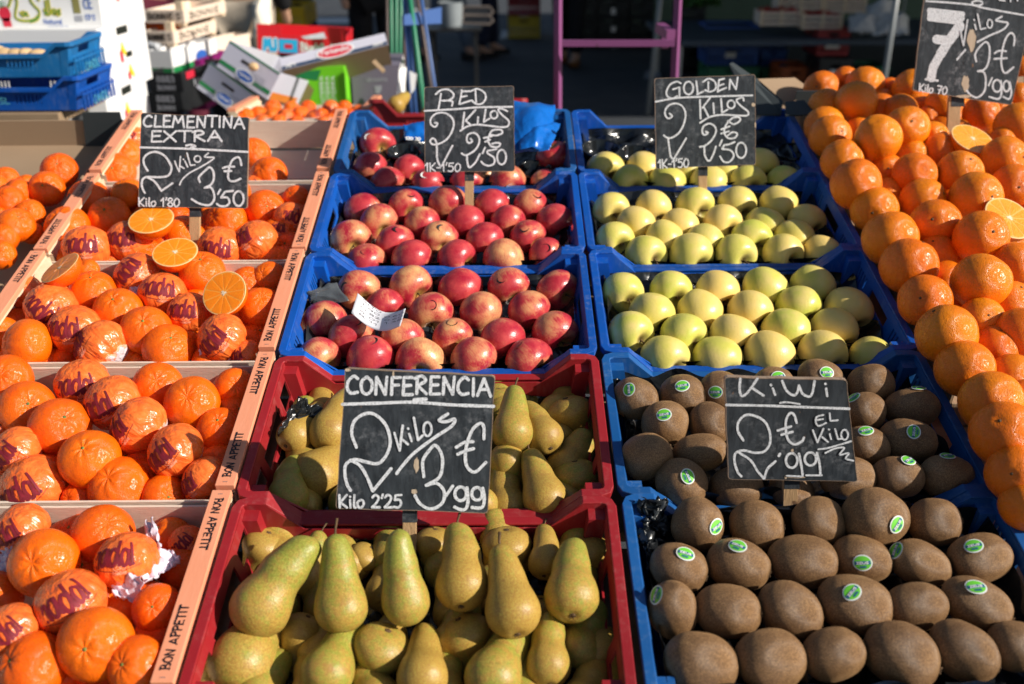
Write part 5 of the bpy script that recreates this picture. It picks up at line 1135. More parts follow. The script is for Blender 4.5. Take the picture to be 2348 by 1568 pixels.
# ---- open white tissue round the wrapped mandarin in the nearest crate, and scraps elsewhere
def tissue(pts, label, seed, amp=.010, n=22):
    P = [on(x, y, h) for x, y, h in pts]; mb = MB()
    def fn(a, b):
        q = (P[0]*(1-a)+P[1]*a)*(1-b)+(P[3]*(1-a)+P[2]*a)*b
        w = nz(Vector((a*3, b*3, seed)), 1.4); f = abs(nz(Vector((a*14, b*3, seed)), 1.0))
        return q+A_N*(amp*w+.006*f)+A_U*.006*nz(Vector((a*5, b*5, seed+7)), 1)
    mb.grid(fn, n, n); o = mb.build('tissue_paper', M['tissue'], None, True); s = o.modifiers.new('thickness', 'SOLIDIFY'); s.thickness = .0004
    return tag(o, label, 'tissue')
tissue([(335,1200,.000),(352,1190,.008),(372,1260,-.01),(330,1275,-.02)], 'pointed end of white tissue standing up behind a wrapped mandarin', 1)
tissue([(330,1250,-.02),(415,1275,-.02),(405,1300,-.03),(325,1345,-.005)], 'open white tissue beside the wrapped mandarin in the nearest crate', 2, .014)
tissue([(222,1300,-.01),(330,1325,.004),(318,1385,-.02),(268,1370,-.025)], 'white tissue under the wrapped mandarin in the nearest crate', 3, .012)
tissue([(0,1262,-.01),(30,1255,-.01),(28,1310,-.03),(0,1315,-.03)], 'white tissue scrap at the left edge of the nearest crate', 4, .008)
tissue([(290,640,-.02),(320,655,-.02),(318,690,-.03),(300,680,-.03)], 'white tissue scrap between wrapped mandarins in the middle crate', 5, .006, 12)
tissue([(460,800,-.02),(560,780,-.02),(545,825,-.04),(455,832,-.04)], 'white tissue scrap under the wrapped mandarin by the right rail', 6, .008, 14)
# ---- lower layers, only those that can be glimpsed
def visible(c, R, skip):
    rr = random.Random(5); n = 0
    for i in range(24):
        a = 2*PI*i/24; q = c+(ix*math.cos(a)-iy*math.sin(a))*R*rr.uniform(.1, .95)-ez*R*.3
        d = (q-CAM); L = d.length; d.normalize(); ok = True
        for c2, R2, k2 in placed:
            w = c2-CAM; t_ = w.dot(d)
            if t_ < L-.005 and (w-d*t_).length_squared < (R2*.97)**2: ok = False; break
        if ok:
            r = q-CAM; z = r.dot(ez); x = CX+F*r.dot(ix)/z; y = CY+F*r.dot(iy)/z
            if -30 < x < 2380 and -20 < y < 1600: n += 1
    return n
low = []
for k, (u0, u1, v0, v1), h, R, kind in (('B', (-.21, .21, -.12, .12), -.062, .031, 'mandarin'), ('C', (-.21, .21, -.12, .12), -.062, .031, 'mandarin'), ('D', (-.21, .21, -.12, .12), -.060, .031, 'mandarin'), ('E', (-.21, .21, -.12, .12), -.060, .031, 'mandarin'),
        ('H', (.055, .62, -.24, 1.25), -.02, .040, 'orange')):
    if k == 'H': cu, cv = uB+.03, .20
    else: cu, cv = WM[k]
    u = u0; row = 0
    v = v0
    while v <= v1:
        u = u0+(row % 2)*R
        while u <= u1:
            jt = .013 if k == 'H' else .005; c = S(cu+u+rf.uniform(-jt, jt), cv+v+rf.uniform(-jt, jt), h+rf.uniform(-.006, .006)-(.02 if k == 'H' and u < .06 else 0))
            if visible(c, R, k) >= 2: low.append((k, c, R, kind))
            u += 2*R
        v += 1.74*R; row += 1
for k, c, R, kind in low:
    e = empty(kind, Matrix.Translation(c) @ orient(stalk_axis(), rf.uniform(0, 6)).to_4x4() @ Matrix.Scale(R, 4), None, kind, 'lower layer of mandarins' if kind == 'mandarin' else 'lower layer of the orange heap')
    z_ = depth(c); r_ = c-CAM; LIST.append((k+'_', kind, CX+F*r_.dot(ix)/z_, CY+F*r_.dot(iy)/z_, e, 'half hidden lower '+kind))
    put('peel', ME[kind, rf.randrange(4)], e); put('stalk_button' if kind == 'mandarin' else 'stalk_scar', ME['button'] if kind == 'mandarin' else ME['scar'], e, Matrix.Translation((0, 0, .73 if kind == 'mandarin' else .95)))
print('LOWER', len(low), 'FRUIT', len(LIST))
# ---- labels: which crate, which row from the back, which from the left
from collections import defaultdict
byk = defaultdict(list)
for t_ in LIST: byk[t_[0]].append(t_)
for k, L in byk.items():
    L.sort(key=lambda t_: uv(t_[4].matrix_world.translation)[1])
    nrow = {'H': 13, 'A': 3, 'A1': 3, 'G1': 2, 'L': 4, 'H_': 6}.get(k, 4)
    rows = []
    if k in APP: 
        flat = {(x, y): i for i, row in enumerate(APP[k]) for x, y, r, h in row}; rows = [[t_ for t_ in L if flat[(t_[2], t_[3])] == i] for i in range(len(APP[k]))]
    elif k in KIW:
        flat = {(q[0], q[1]): i for i, row in enumerate(KIW[k]) for q in row}; rows = [[t_ for t_ in L if flat[(t_[2], t_[3])] == i] for i in range(len(KIW[k]))]
    else:
        n = len(L); per = n/nrow; rows = [L[round(i*per):round((i+1)*per)] for i in range(nrow)]
    for i, row in enumerate(rows):
        row.sort(key=lambda t_: t_[2]); nr = len(rows)
        rn_ = 'back row' if i == 0 else ('front row' if i == nr-1 else ORD[i+1]+' row from back')
        for j, t_ in enumerate(row):
            pos = 'leftmost' if j == 0 else ('rightmost' if j == len(row)-1 else (ORD[j+1] if j+1 < 16 else 'far')+' from left')
            l2 = t_[4].get('look2', ''); 
            if l2: del t_[4]['look2']
            lk = t_[5]; pl_ = PLACE[k.strip('_')]
            lk2 = ('stickered ' if 'sticker' in l2 else 'stalked ' if l2 else '')+lk
            t_[4]['label'] = f"{lk2}, {pos}, {rn_}, {pl_}"

FAR = []
# ------------------------------------------------------------------ things behind the stall
def carton(name, c, Z, w, h, dep, mat, label, cat='box', roll=0.0, yaw=0.0, pitch=0.0, inner=None, group=None, open_top=True, base=None):
    """c: picture centre of the front face, Z: distance, w, h, dep in metres; returns (empty, front(u,v) , side(u,v)) in metres"""
    p = at(c[0], c[1], Z); Rm = Matrix.Rotation(yaw, 3, 'Z') @ Matrix.Rotation(pitch, 3, 'X') @ Matrix.Rotation(roll, 3, 'Y')
    M4 = Matrix.Translation(p) @ Rm.to_4x4(); e = empty(name, M4, label, cat, group); t = .005; inner = inner or mat
    for nm, cc, s in (('front_wall', (0, t/2, 0), (w, t, h)), ('back_wall', (0, dep-t/2, 0), (w, t, h)), ('side_wall', (-w/2+t/2, dep/2, 0), (t, dep-2*t-.001, h-.001)), ('side_wall', (w/2-t/2, dep/2, 0), (t, dep-2*t-.001, h-.001))):
        MB().box(cc, s).build(nm, mat, e)
    MB().box((0, dep/2, -h/2+t), (w-2*t-.002, dep-2*t-.002, t)).build('base', base or inner, e)
    if not open_top:
        MB().box((-w/4-.0006, dep/2, h/2+t/2), (w/2-.002, dep, t)).build('lid_flap', mat, e); MB().box((w/4+.0006, dep/2, h/2+t/2), (w/2-.002, dep, t)).build('lid_flap', mat, e)
    fr = lambda x, y, z=0: Vector((x, -.0012-z, y)); sd = lambda x, y, z=0: Vector((w/2+.0012+z, x, y))
    return e, fr, sd
def quad(e, name, pl, x0, y0, x1, y1, mat, z=0):
    a = .0; mb = MB(); q = [pl(x0, y0, z), pl(x1, y0, z), pl(x1, y1, z), pl(x0, y1, z)]; mb.add(q, [(0, 1, 2, 3)]); return mb.build(name, mat, e)
def disc2(e, name, pl, cx, cy, rx, ry, mat, z=.0003):
    mb = MB(); mb.add([pl(cx+rx*math.cos(2*PI*i/24), cy+ry*math.sin(2*PI*i/24), z) for i in range(24)], [tuple(range(24))]); return mb.build(name, mat, e)
def poly(e, name, pl, pts, mat, z=.0003):
    mb = MB(); mb.add([pl(x, y, z) for x, y in pts], [tuple(range(len(pts)))]); return mb.build(name, mat, e)
def prt(e, name, pl, text, x0, y0, x1, h, w, mat, z=.0006, y1=None, k=3):
    mb = MB(); write(mb, letters(text, x0, y0, x1, y0 if y1 is None else y1, h, False), w, lambda x, y, q: pl(x, y, z+q), .00002, None, k); return mb.build(name, mat, e)
def back_table(cx, cy, top, w, d, label):
    e = empty('trestle_table', Matrix.Translation((cx, cy, top)), label, 'table')
    MB().box((0, 0, -.015), (w, d, .03)).build('table_top', M['table'], e, bevel=.003)
    for sx in (-1, 1):
        for sy in (-1, 1): mb = MB(); mb.bar((sx*(w/2-.06), sy*(d/2-.06), -.03), (sx*(w/2-.06), sy*(d/2-.06), -top), .04); mb.build('leg', M['zinc'], e)
    return e
pb = at(120, 258, 2.75); back_table(-2.20, pb.y+.17, pb.z-.002, 1.9, .34, 'table carrying the blue potato crates and the white boxes')
ws = at(50, 372, 3.2); back_table(ws.x-.25, ws.y+.24, ws.z-.01, 1.0, .42, 'small table under the stack of white fruit boxes')
# white banana style boxes
wb = []
for i, (cx, yb, Z, dx) in enumerate(((26, 86, 3.2, 0), (36, 229, 3.2, 0), (50, 372, 3.2, 0))):
    Hh = .215; p = at(cx, yb, Z); zc = p.z+Hh/2
    e, fr, sd = carton('fruit_box', (cx, yb), Z, .60, Hh-.008, .40, M['white_card'], ['white fruit box with yellow Los Silos lettering, topmost of its stack', 'white fruit box in the middle of the stack behind the blue crates', 'white fruit box at the bottom of the tall stack'][i], 'box', yaw=math.radians((0, -2, 1)[i]), group='stacked white fruit boxes', open_top=False, roll=0)
    e.location.z += Hh/2; fw = .6
    # side prints: sunlit end
    quad(e, 'handle_hole', sd, .15, Hh/2-.034, .24, Hh/2-.010, M['print_black'], .0004) if i else None
    if i == 0: quad(e, 'handle_hole', sd, .17, -Hh/2+.004, .26, -Hh/2+.020, M['print_black'], .0004)
    if i == 1: quad(e, 'handle_hole', sd, .20, -.004, .25, .014, M['print_black'], .0004)
    for q, (x, y) in enumerate(((.17, .02), (.21, -.055))[:(1 if i != 1 else 2)]):
        s_ = .038
        poly(e, 'printed_ribbon', sd, [(x-.02, y), (x, y+.01), (x+.005, y-s_), (x-.012, y-s_*.75), (x-.02, y-s_)], M['print_red'])
        poly(e, 'printed_crown', sd, [(x-.007, y+.007), (x, y+.03), (x+.007, y+.013), (x+.013, y+.033), (x+.02, y+.010), (x+.037, y-.007), (x+.033, y-.02), (x+.01, y-.010)], M['print_yellow'])
    if i == 0:
        for b_ in range(9): quad(e, 'barcode_bar', sd, .30+b_*.0065, .055, .303+b_*.0065+.002*(b_ % 3 == 0), .09, M['print_grey'])
        prt(e, 'lettering', sd, 'Norte', .28, .0, .36, .02, .003, M['print_blue'])
    # front print
    L0 = -.232 if i == 0 else -.2
    stw = letters('los', L0+.035, -.022, L0+.115, .075, .03, False)+letters('Silos', L0+.125, -.02, L0+.285, .085, .03, False)
    if i < 1:
        fr0 = fr; fr = lambda x, y, z=0, g=fr0: g(.012+(x-L0)*.54, y*.62-.035, z)
        # flowing script: L loop, swash under, big S
        L_ = [[(L0-.0,.035),(L0+.035,.085),(L0+.055,.06),(L0+.035,.01),(L0+.03,-.02),(L0+.07,-.035),(L0+.13,-.03),(L0+.165,-.01)],[(L0+.06,.005),(L0+.075,-.012),(L0+.09,.004),(L0+.075,.01)],[(L0+.10,.006),(L0+.092,-.006),(L0+.106,-.010)],
              [(L0+.185,.065),(L0+.165,.088),(L0+.135,.07),(L0+.150,.04),(L0+.175,.01),(L0+.155,-.028),(L0+.11,-.040)],[(L0+.205,.02),(L0+.21,-.006)],[(L0+.222,.06),(L0+.218,.0),(L0+.232,-.006)],[(L0+.24,.07),(L0+.238,.0)],ell(L0+.262,.008,.010,.012),[(L0+.298,.018),(L0+.282,.012),(L0+.296,.0),(L0+.280,-.010)]]
        mb = MB(); write(mb, L_, .015, lambda x, y, q: fr(x, y, .0003+q), .00001, None, 5); mb.build('lettering_edge', M['print_yellow'], e)
        mb = MB(); write(mb, L_, .0065, lambda x, y, q: fr(x, y, .0009+q), .00001, None, 5); mb.build('lettering', M['print_green'], e)
        disc2(e, 'rosette', fr, L0-.03, .0, .034, .038, M['print_red'])
        poly(e, 'ribbon', fr, [(L0-.055,-.02),(L0-.005,-.02),(L0-.002,-.075),(L0-.022,-.06),(L0-.035,-.09),(L0-.05,-.06)], M['print_red'])
        for a in range(5): poly(e, 'leaf_print', fr, [(L0-.03, .03), (L0-.03+.05*math.cos(PI*(a+.6)/5), .03+.06*math.sin(PI*(a+.6)/5)), (L0-.03+.02*math.cos(PI*(a+1)/5), .03+.02*math.sin(PI*(a+1)/5))], M['print_green'], .0006)
        prt(e, 'subtitle', fr, 'Natural', L0+.19, -.050, L0+.30, .022, .004, M['print_blue']); prt(e, 'web_line', fr, 'www.los silos.es', L0+.21, -.068, L0+.33, .010, .002, M['print_blue'])
        fr = fr0; quad(e, 'emblem', fr, .215, -.035, .238, .012, M['print_olive']); quad(e, 'emblem_text', fr, .215, -.06, .24, -.042, M['print_grey']); prt(e, 'recycling_mark', fr, 'CE', .252, -.02, .280, .03, .004, M['print_blue']); prt(e, 'small_print', fr, 'ESP 12', .250, -.055, .282, .016, .002, M['print_blue'])
    wb.append(e)
# blue potato crates
for i, (yb, mt, lab) in enumerate(((176, M['teal'], 'cyan blue plastic crate of potatoes, upper of the two at the left'), (252, M['blue'], 'royal blue plastic crate under the potato crate at the left'))):
    p = at(-38+i*24, yb+4, 2.75); Mx = Matrix.Translation(p+Vector((0, .125, .094))) @ Matrix.Rotation(math.radians(1.5-2*i), 4, 'Z')
    e = plastic_crate('plastic_crate', mt, Mx, lab, 'blue crates at the left', H=.094, D=.25, drop=.030)
    fr = lambda x, y, z=0: Vector((x, -.1205-z, y))
    prt(e, 'lettering', fr, 'FRUTAS CANDIL', -.20, -.074, .035, .018, .003, M['print_teal']) if i == 0 else prt(e, 'lettering', fr, 'FRUTAS CANDIL SL', -.20, -.074, .05, .016, .003, M['print_teal'])
    sd = lambda x, y, z=0: Vector((.2465+z, x, y))
    # ribs of the sunlit end
    for q in range(10): MB().box((.249, -.11+q*.0245, -.068), (.006, .004, .05)).build('rib', mt, e)
    MB().box((.2495, 0, -.052), (.007, .235, .004)).build('rib', mt, e)
    prt(e, 'end_lettering', lambda x, y, z=0: Vector((.2525+z, x, y)), 'CANDIL', -.05, -.088, .06, .022, .003, M['print_teal'])
    if i == 0:
        for j, (px, py, r) in enumerate(((10, 127, 26), (38, 127, 24), (88, 127, 22), (-30, 127, 25), (60, 122, 18), (-5, 118, 20))):
            c = at(px, py, 2.86); R = r*2.86/F
            o = put('potato', None if False else ME['kiwi', j % 5].copy(), None, Matrix.Translation(c) @ Matrix.Rotation(.2*j, 4, 'Z') @ Matrix.Diagonal((R, R*.8, R*.8, 1))); o.data.materials[0] = M['potato']
            tag(o, ['pale potato, second from left', 'pale potato in the middle of the row', 'pale potato nearest the crate corner', 'pale potato cut by the left edge', 'small pale potato behind two others', 'pale potato at the back'][j]+' in the cyan blue crate', 'potato', 'potatoes in the blue crate')
# pale crates, cartons and black crates behind the white stack
back_table(-1.05, 4.15, .45, 1.7, 1.0, 'low table under the jumble of boxes behind the stall')
def P2m(px, Z): return px*Z/F
def block(name, x0, y0, x1, y1, Z, dep, mat, label, **kw):
    w, h = P2m(x1-x0, Z), P2m(y1-y0, Z)*1.03
    return carton(name, ((x0+x1)/2, (y0+y1)/2), Z, w, h, dep, mat, label, **kw), w, h
for i, (x0, y0, x1, y1, lab) in enumerate(((330, 24, 424, 52, 'pale wooden mandarin crate at the top behind the white boxes'), (330, 72, 400, 100, 'pale wooden crate below the top one behind the white boxes'))):
    (e, fr, sd), w, h = block('wooden_crate', x0, y0, x1, y1, 4.0, .42, M['panel_wood'], lab, yaw=math.radians(-8))
    prt(e, 'lettering', fr, 'BONNIE S', -w*.42, -h*.2, w*.42, h*.45, h*.10, M['print_dark'])
    prt(e, 'end_lettering', sd, 'BONNIE', .05, -h*.25, .35, h*.45, h*.10, M['print_dark'])
    for j in range(4):
        c = at(345+j*22, y0+34+3*(j % 2) if i == 0 else y0-1, 4.15)
    for q in ((0.01, .01), (.395, .01)): MB().box((w/2-.02, q[0]+.01, h*.2), (.03, .03, h*1.9)).build('corner_post', M['pale_wood'], e)
for j, (x, y) in enumerate(((340, 64), (361, 63), (380, 66), (398, 62))):
    c = at(x, y, 4.12); o = put('mandarin', ME['mandarin', j % 4], None, Matrix.Translation(c) @ Matrix.Scale(.033, 4)); tag(o, ['leftmost of the far mandarins behind the white boxes', 'second of the far mandarins behind the white boxes', 'third of the far mandarins behind the white boxes', 'rightmost of the far mandarins behind the white boxes'][j], 'mandarin', 'mandarins in the far pale crate')
o = bag_px('plastic_bag', [(338,94,3.95),(370,100,3.95),(368,122,3.95),(338,124,3.95)], M['grey_bag'], 'crumpled whitish plastic bag behind the white boxes', 'bag', .03, .02, 14, 4)
(e, fr, sd), w, h = block('fruit_box', 338, 118, 396, 166, 3.9, .40, M['white_card'], 'white carton with a green band between pale and black crates', yaw=math.radians(-10))
quad(e, 'green_band', fr, -w/2+.001, -h/2+.001, w/2-.001, -h*.28, M['print_green']); quad(e, 'green_band', sd, .002, -h/2+.001, .398, -h*.25, M['print_green']); disc2(e, 'logo', sd, .25, -h*.12, .05, .025, M['print_blue'])
(e, fr, sd), w, h = block('fruit_box', 424, 98, 470, 140, 4.3, .34, M['panel_wood'], 'pale printed crate end at the right of the far stack', yaw=math.radians(-22)); prt(e, 'lettering', fr, 'BONNIE', -w*.4, -h*.2, w*.4, h*.3, h*.08, M['print_grey'])
for i, (y0, y1) in enumerate(((168, 212), (213, 258))):
    (e, fr, sd), w, h = block('plastic_crate', 338, y0, 420, y1, 3.8, .36, M['black_plastic'], 'black plastic crate with white lettering, upper of two' if i == 0 else 'black plastic crate, lower of two beside the sign', cat='crate', group='black crates behind the white boxes', yaw=math.radians(-8))
    prt(e, 'lettering', fr, '8883', -w*.25, h*.05, w*.3, h*.28, h*.06, M['print_grey']); prt(e, 'lettering', fr, 'BONNI', -w*.25, -h*.35, w*.3, h*.22, h*.05, M['print_grey'])
    quad(e, 'red_label', sd, .04, h*.1, .12, h*.45, M['print_red']) if i == 0 else None; quad(e, 'white_label', sd, .10, -h*.35, .16, -h*.02, M['print_grey']) if i == 0 else None
(e, fr, sd), w, h = block('fruit_box', 432, 144, 466, 250, 4.1, .3, M['purple_card'], 'tall dark purple carton with pale lettering behind the CLEMENTINA sign', yaw=math.radians(-4), open_top=False)
poly(e, 'printed_shape', fr, [(-w*.25, h*.2), (w*.1, h*.36), (w*.35, h*.25), (w*.15, h*.12), (-w*.1, h*.14)], M['print_white']); prt(e, 'lettering', lambda x, y, z=0: fr(-y, x, z), 'PASAR 8', -h*.4, -w*.2, h*.1, w*.45, w*.07, M['print_grey'])
(e, fr, sd), w, h = block('fruit_box', 462, 136, 500, 232, 4.3, .3, M['lilac_card'], 'lilac white carton standing behind the tilted green striped boxes', open_top=False); prt(e, 'lettering', fr, 'TERR', -w*.3, h*.2, w*.3, h*.1, .006, M['print_red'])
# tilted white and green boxes
for i, (c, Z, roll, lab) in enumerate((((569, 160), 3.3, math.radians(28.5), 'tilted white carton with green stripe and oval logo, upper of two'), ((522, 212), 3.35, math.radians(31), 'tilted white carton with green stripe, lower of two, half hidden'))):
    w, h = P2m(146, Z), P2m(68, Z)
    e, fr, sd = carton('fruit_box', c, Z, w, h, .36, M['lilac_card'], lab, roll=roll, yaw=math.radians(-14), pitch=math.radians(-16), inner=M['card_light'], group='tilted white cartons with green stripes')
    quad(e, 'green_stripe', fr, -w/2+.001, -h*.34, w/2-.001, -h*.20, M['print_green']); quad(e, 'green_stripe', fr, -w/2+.001, h*.44, w/2-.001, h*.49, M['print_green'])
    disc2(e, 'oval_edge', fr, .0, -h*.25, .038, .021, M['print_white'], .0005); disc2(e, 'oval', fr, .0, -h*.25, .032, .016, M['print_blue'], .0008); prt(e, 'lettering', fr, 'Carmen', -.024, -h*.28, .024, .010, .002, M['print_white'], .0012)
    quad(e, 'handle_hole', fr, -.035, h*.10, .018, h*.20, M['print_dark']); 
    for q in range(3): prt(e, 'small_print', fr, 'producto', .015, -h*.02-.012*q, .075, .007, .0014, M['print_grey'])
    if i == 0: quad(e, 'sunlit_end', sd, .01, -h*.48, .20, -h*.2, M['sunlit_orange'] if 'sunlit_orange' in M else M['salmon'])  # brown end of the carton, sunlight on it painted as orange
c = at(581, 153, 3.26); o = put('potato', ME['kiwi', 2].copy(), None, Matrix.Translation(c) @ Matrix.Diagonal((.017, .015, .017, 1))); o.data.materials[0] = M['potato']; tag(o, 'small round pale potato at the handle hole of the tilted carton', 'potato')
# red carton and tilted navy and white carton, green and grey boxes
(e, fr, sd), w, h = block('fruit_box', 592, 84, 792, 124, 3.75, .34, M['red_card'], 'bright red carton with blue and white lettering on the jumble', roll=math.radians(3.5), yaw=math.radians(4))
mb = MB(); mb.box((-w/2+.045, .003, h/2+.018), (.09, .005, .036)); mb.build('raised_corner', M['red_card'], e); mb = MB(); mb.box((w/2-.045, .003, h/2+.018), (.09, .005, .036)); mb.build('raised_corner', M['red_card'], e)
quad(e, 'blue_panel', fr, -.085, -h*.44, -.015, h*.30, M['print_cyan'], .0002); quad(e, 'red_window', fr, -.065, -h*.22, -.035, h*.04, M['print_red'], .0006)
MJ = letters('MJ', -w/2+.025, -h*.34, -.092, -h*.34, h*.60, False)
for wd, mt, zz in ((.020, 'print_white', .0003), (.012, 'print_cyan', .0008)):
    mb = MB(); write(mb, MJ, wd, lambda x, y, q, zz=zz: fr(x, y, zz+q), .00001, None, 4); mb.build('lettering', M[mt], e)
prt(e, 'lettering', fr, 'BlueWhale', -.005, -h*.28, .13, h*.42, .005, M['print_white'], .0008)
GL['B'] = GL['B']
e, fr, sd = carton('fruit_box', (765, 118), 3.45, P2m(247, 3.45), P2m(33, 3.45), .30, M['lilac_card'], 'tilted white and navy carton with red oval logo lying across the jumble', roll=math.radians(-15.5), pitch=math.radians(-42), base=M['card'])
w, h = P2m(247, 3.45), P2m(33, 3.45)
quad(e, 'navy_stripe', fr, -w/2+.001, -h/2+.001, w/2-.001, -h*.24, M['print_navy']); disc2(e, 'oval_edge', fr, .005, -h*.02, .068, .026, M['print_white'], .0005); disc2(e, 'oval', fr, .005, -h*.02, .060, .021, M['print_red'], .0008)
prt(e, 'lettering', fr, 'Perlandia', -.045, -h*.14, .055, .018, .003, M['print_white'], .0013); prt(e, 'lettering', fr, 'HP1', -w/2+.015, -h*.40, -w/2+.05, .013, .003, M['print_white'], .0008); prt(e, 'lettering', fr, 'AH1', w/2-.05, -h*.40, w/2-.015, .013, .003, M['print_white'], .0008)
mb = MB(); mb.add([(-w/2, 0, -h/2-.001), (w/2, 0, -h/2-.001), (w/2, .30, -h/2-.001), (-w/2, .30, -h/2-.001)], [(0, 1, 2, 3)]); mb.build('underside', M['card'], e)
(e, fr, sd), w, h = block('fruit_box', 662, 160, 792, 262, 3.5, .3, M['green_card'], 'bright green carton with faint leaf picture and vertical lettering', open_top=False)
poly(e, 'leaf_picture', fr, [(-w*.45, -h*.3), (-w*.42, h*.2), (-w*.2, h*.28), (-w*.05, h*.05), (-w*.15, -h*.2), (-w*.02, -h*.35), (-w*.3, -h*.42)], M['print_olive']); poly(e, 'leaf_picture', fr, [(-w*.48, h*.42), (w*.1, h*.47), (w*.02, h*.25), (-w*.3, h*.30)], M['print_green'])
for q in range(3): prt(e, 'lettering', lambda x, y, z=0: fr(-y, x, z), 'ECOTERRA', -h*.40, -w*(.12+.10*q), h*.35, w*.06, .0022, M['print_white'])
(e, fr, sd), w, h = block('fruit_box', 808, 156, 918, 262, 3.6, .3, M['grey_card'], 'grey violet carton with small pale emblem behind the red crate', yaw=math.radians(3), open_top=False)
prt(e, 'lettering', fr, 'GRANADA', -w*.2, h*.20, w*.25, .012, .002, M['print_grey']); poly(e, 'emblem', fr, [(-.01, h*.10), (.02, h*.12), (.018, h*.02), (.008, -h*.06), (-.008, -h*.02), (-.002, h*.03)], M['print_grey'])
quad(e, 'white_end', lambda x, y, z=0: Vector((w/2+.002+z, x, y)), .0, -h/2, .295, h/2, M['print_white'])
for i, pts in enumerate(([(915,158,3.42),(932,154,3.45),(926,225,3.45),(910,230,3.42)], [(938,162,3.5),(955,170,3.5),(950,205,3.5),(942,215,3.5)])):
    o = sheet_px('card_scrap', pts, .004, M['white_card']); tag(o, ('long white cardboard strip beside the grey violet carton', 'short white cardboard scrap leaning on the blue pole')[i], 'cardboard')
o = bag_px('plastic_bag', [(795,140,3.6),(862,150,3.6),(866,158,3.6),(800,178,3.6)], M['grey_bag'], 'pale grey plastic bag on top of the grey violet carton', 'bag', .02, .012, 12, 7)
o = sheet_px('wooden_batten', [(852,142,3.3),(860,136,3.3),(883,160,3.3),(876,166,3.3)], .012, M['card_light']); tag(o, 'short wooden batten under the tilted navy carton', 'batten')
o = sheet_px('plastic_sheet', [(690,84,3.6),(742,74,3.62),(748,88,3.62),(700,90,3.6)], .002, M['grey_bag']); tag(o, 'thin clear plastic film on the red carton', 'film')
# tray of mandarins just behind the wooden crates
pc = at(684, 254, 3.0)+Vector((0, .15, 0))
e = wooden_crate(Matrix.Translation(pc) @ Matrix.Rotation(math.radians(-3), 4, 'X'), 'smaller wooden mandarin crate standing behind the rearmost one', None, W=.43, D=.30, printed=False)
far = [(594,262,18),(566,266,16),(625,249,18),(655,268,17),(690,262,18),(720,272,18),(706,247,16),(735,266,17),(758,248,17),(640,282,18),(600,280,17),(680,284,17),(755,276,16),(775,262,15),(668,248,15),(740,284,16),(545,276,15),(775,284,14),(622,268,16),(800,268,17),(820,258,16),(790,246,15),(815,280,16)]
for i, (x, y, r) in enumerate(far):
    kd = 'wrapped' if i in (3, 5, 8, 10, 15, 20) else 'mandarin'; c = at(x, y, 3.12+(262-y)*.005); R = r*1.15*depth(c)/F
    e = empty('wrapped_mandarin' if kd == 'wrapped' else 'mandarin', Matrix.Translation(c) @ orient(stalk_axis(), rf.uniform(0, 6)).to_4x4() @ Matrix.Scale(R, 4), None, 'mandarin', 'mandarins in the small rear crate')
    put('wrapper' if kd == 'wrapped' else 'peel', ME[kd, i % 4], e); FAR.append((x, y, e, kd))
    if kd == 'wrapped': put('lettering', ME['word', i % 4], e)
FAR.sort(key=lambda q: q[1])
for i in range(4):
    row = sorted(FAR[i*6:(i+1)*6]+([] if i < 3 else FAR[24:]), key=lambda q: q[0])
    for j, q in enumerate(row): q[2]['label'] = ('wrapped' if q[3] == 'wrapped' else 'bare')+f" blurred mandarin, {ORD[j+1]} from left, {ORD[i+1]} row down, small crate at the back"
# red crate with a lone pear behind the first blue crate
pr = at(1030, 262, 3.0)
er = plastic_crate('plastic_crate', M['red'], Matrix.Translation(at(1030, 232, 3.05)) @ Matrix.Rotation(math.radians(-13), 4, 'X') @ Matrix.Rotation(math.radians(2), 4, 'Z'), 'red plastic crate with a lone pear behind the RED sign', None, W=.46, side_big=True)
er2 = plastic_crate('plastic_crate', M['red'], Matrix.Translation(at(1030, 232, 3.05)-Vector((0, .02, .11))) @ Matrix.Rotation(math.radians(-13), 4, 'X') @ Matrix.Rotation(math.radians(2), 4, 'Z'), 'second red plastic crate under the one with the lone pear', None, W=.46)
back_table(.0, 3.05, .82, 1.0, .5, 'table under the two red crates')
c = at(908, 240, 3.02); R = 19*3.02/F; A = (ez*.6+ix*.3-iy*.5).normalized(); X = (ix-A*ix.dot(A)).normalized()
e = empty('pear', Matrix.Translation(c) @ Matrix((X, A.cross(X), A)).transposed().to_4x4() @ Matrix.Scale(R*1.1, 4), 'lone yellow pear in the far red crate', 'pear'); put('skin', ME['pear', 1], e); put('calyx', ME['calyx'], e)
for i, (x, y) in enumerate(((985, 262),)):
    o = put('pear', ME['pear', 2], None, Matrix.Translation(at(x, y, 3.05)) @ Matrix.Rotation(1.5, 4, 'Y') @ Matrix.Rotation(i, 4, 'X') @ Matrix.Scale(.026, 4)); tag(o, 'dim pear low in the far red crate, partly hidden by the RED sign', 'pear', 'dim pears in the far red crate')
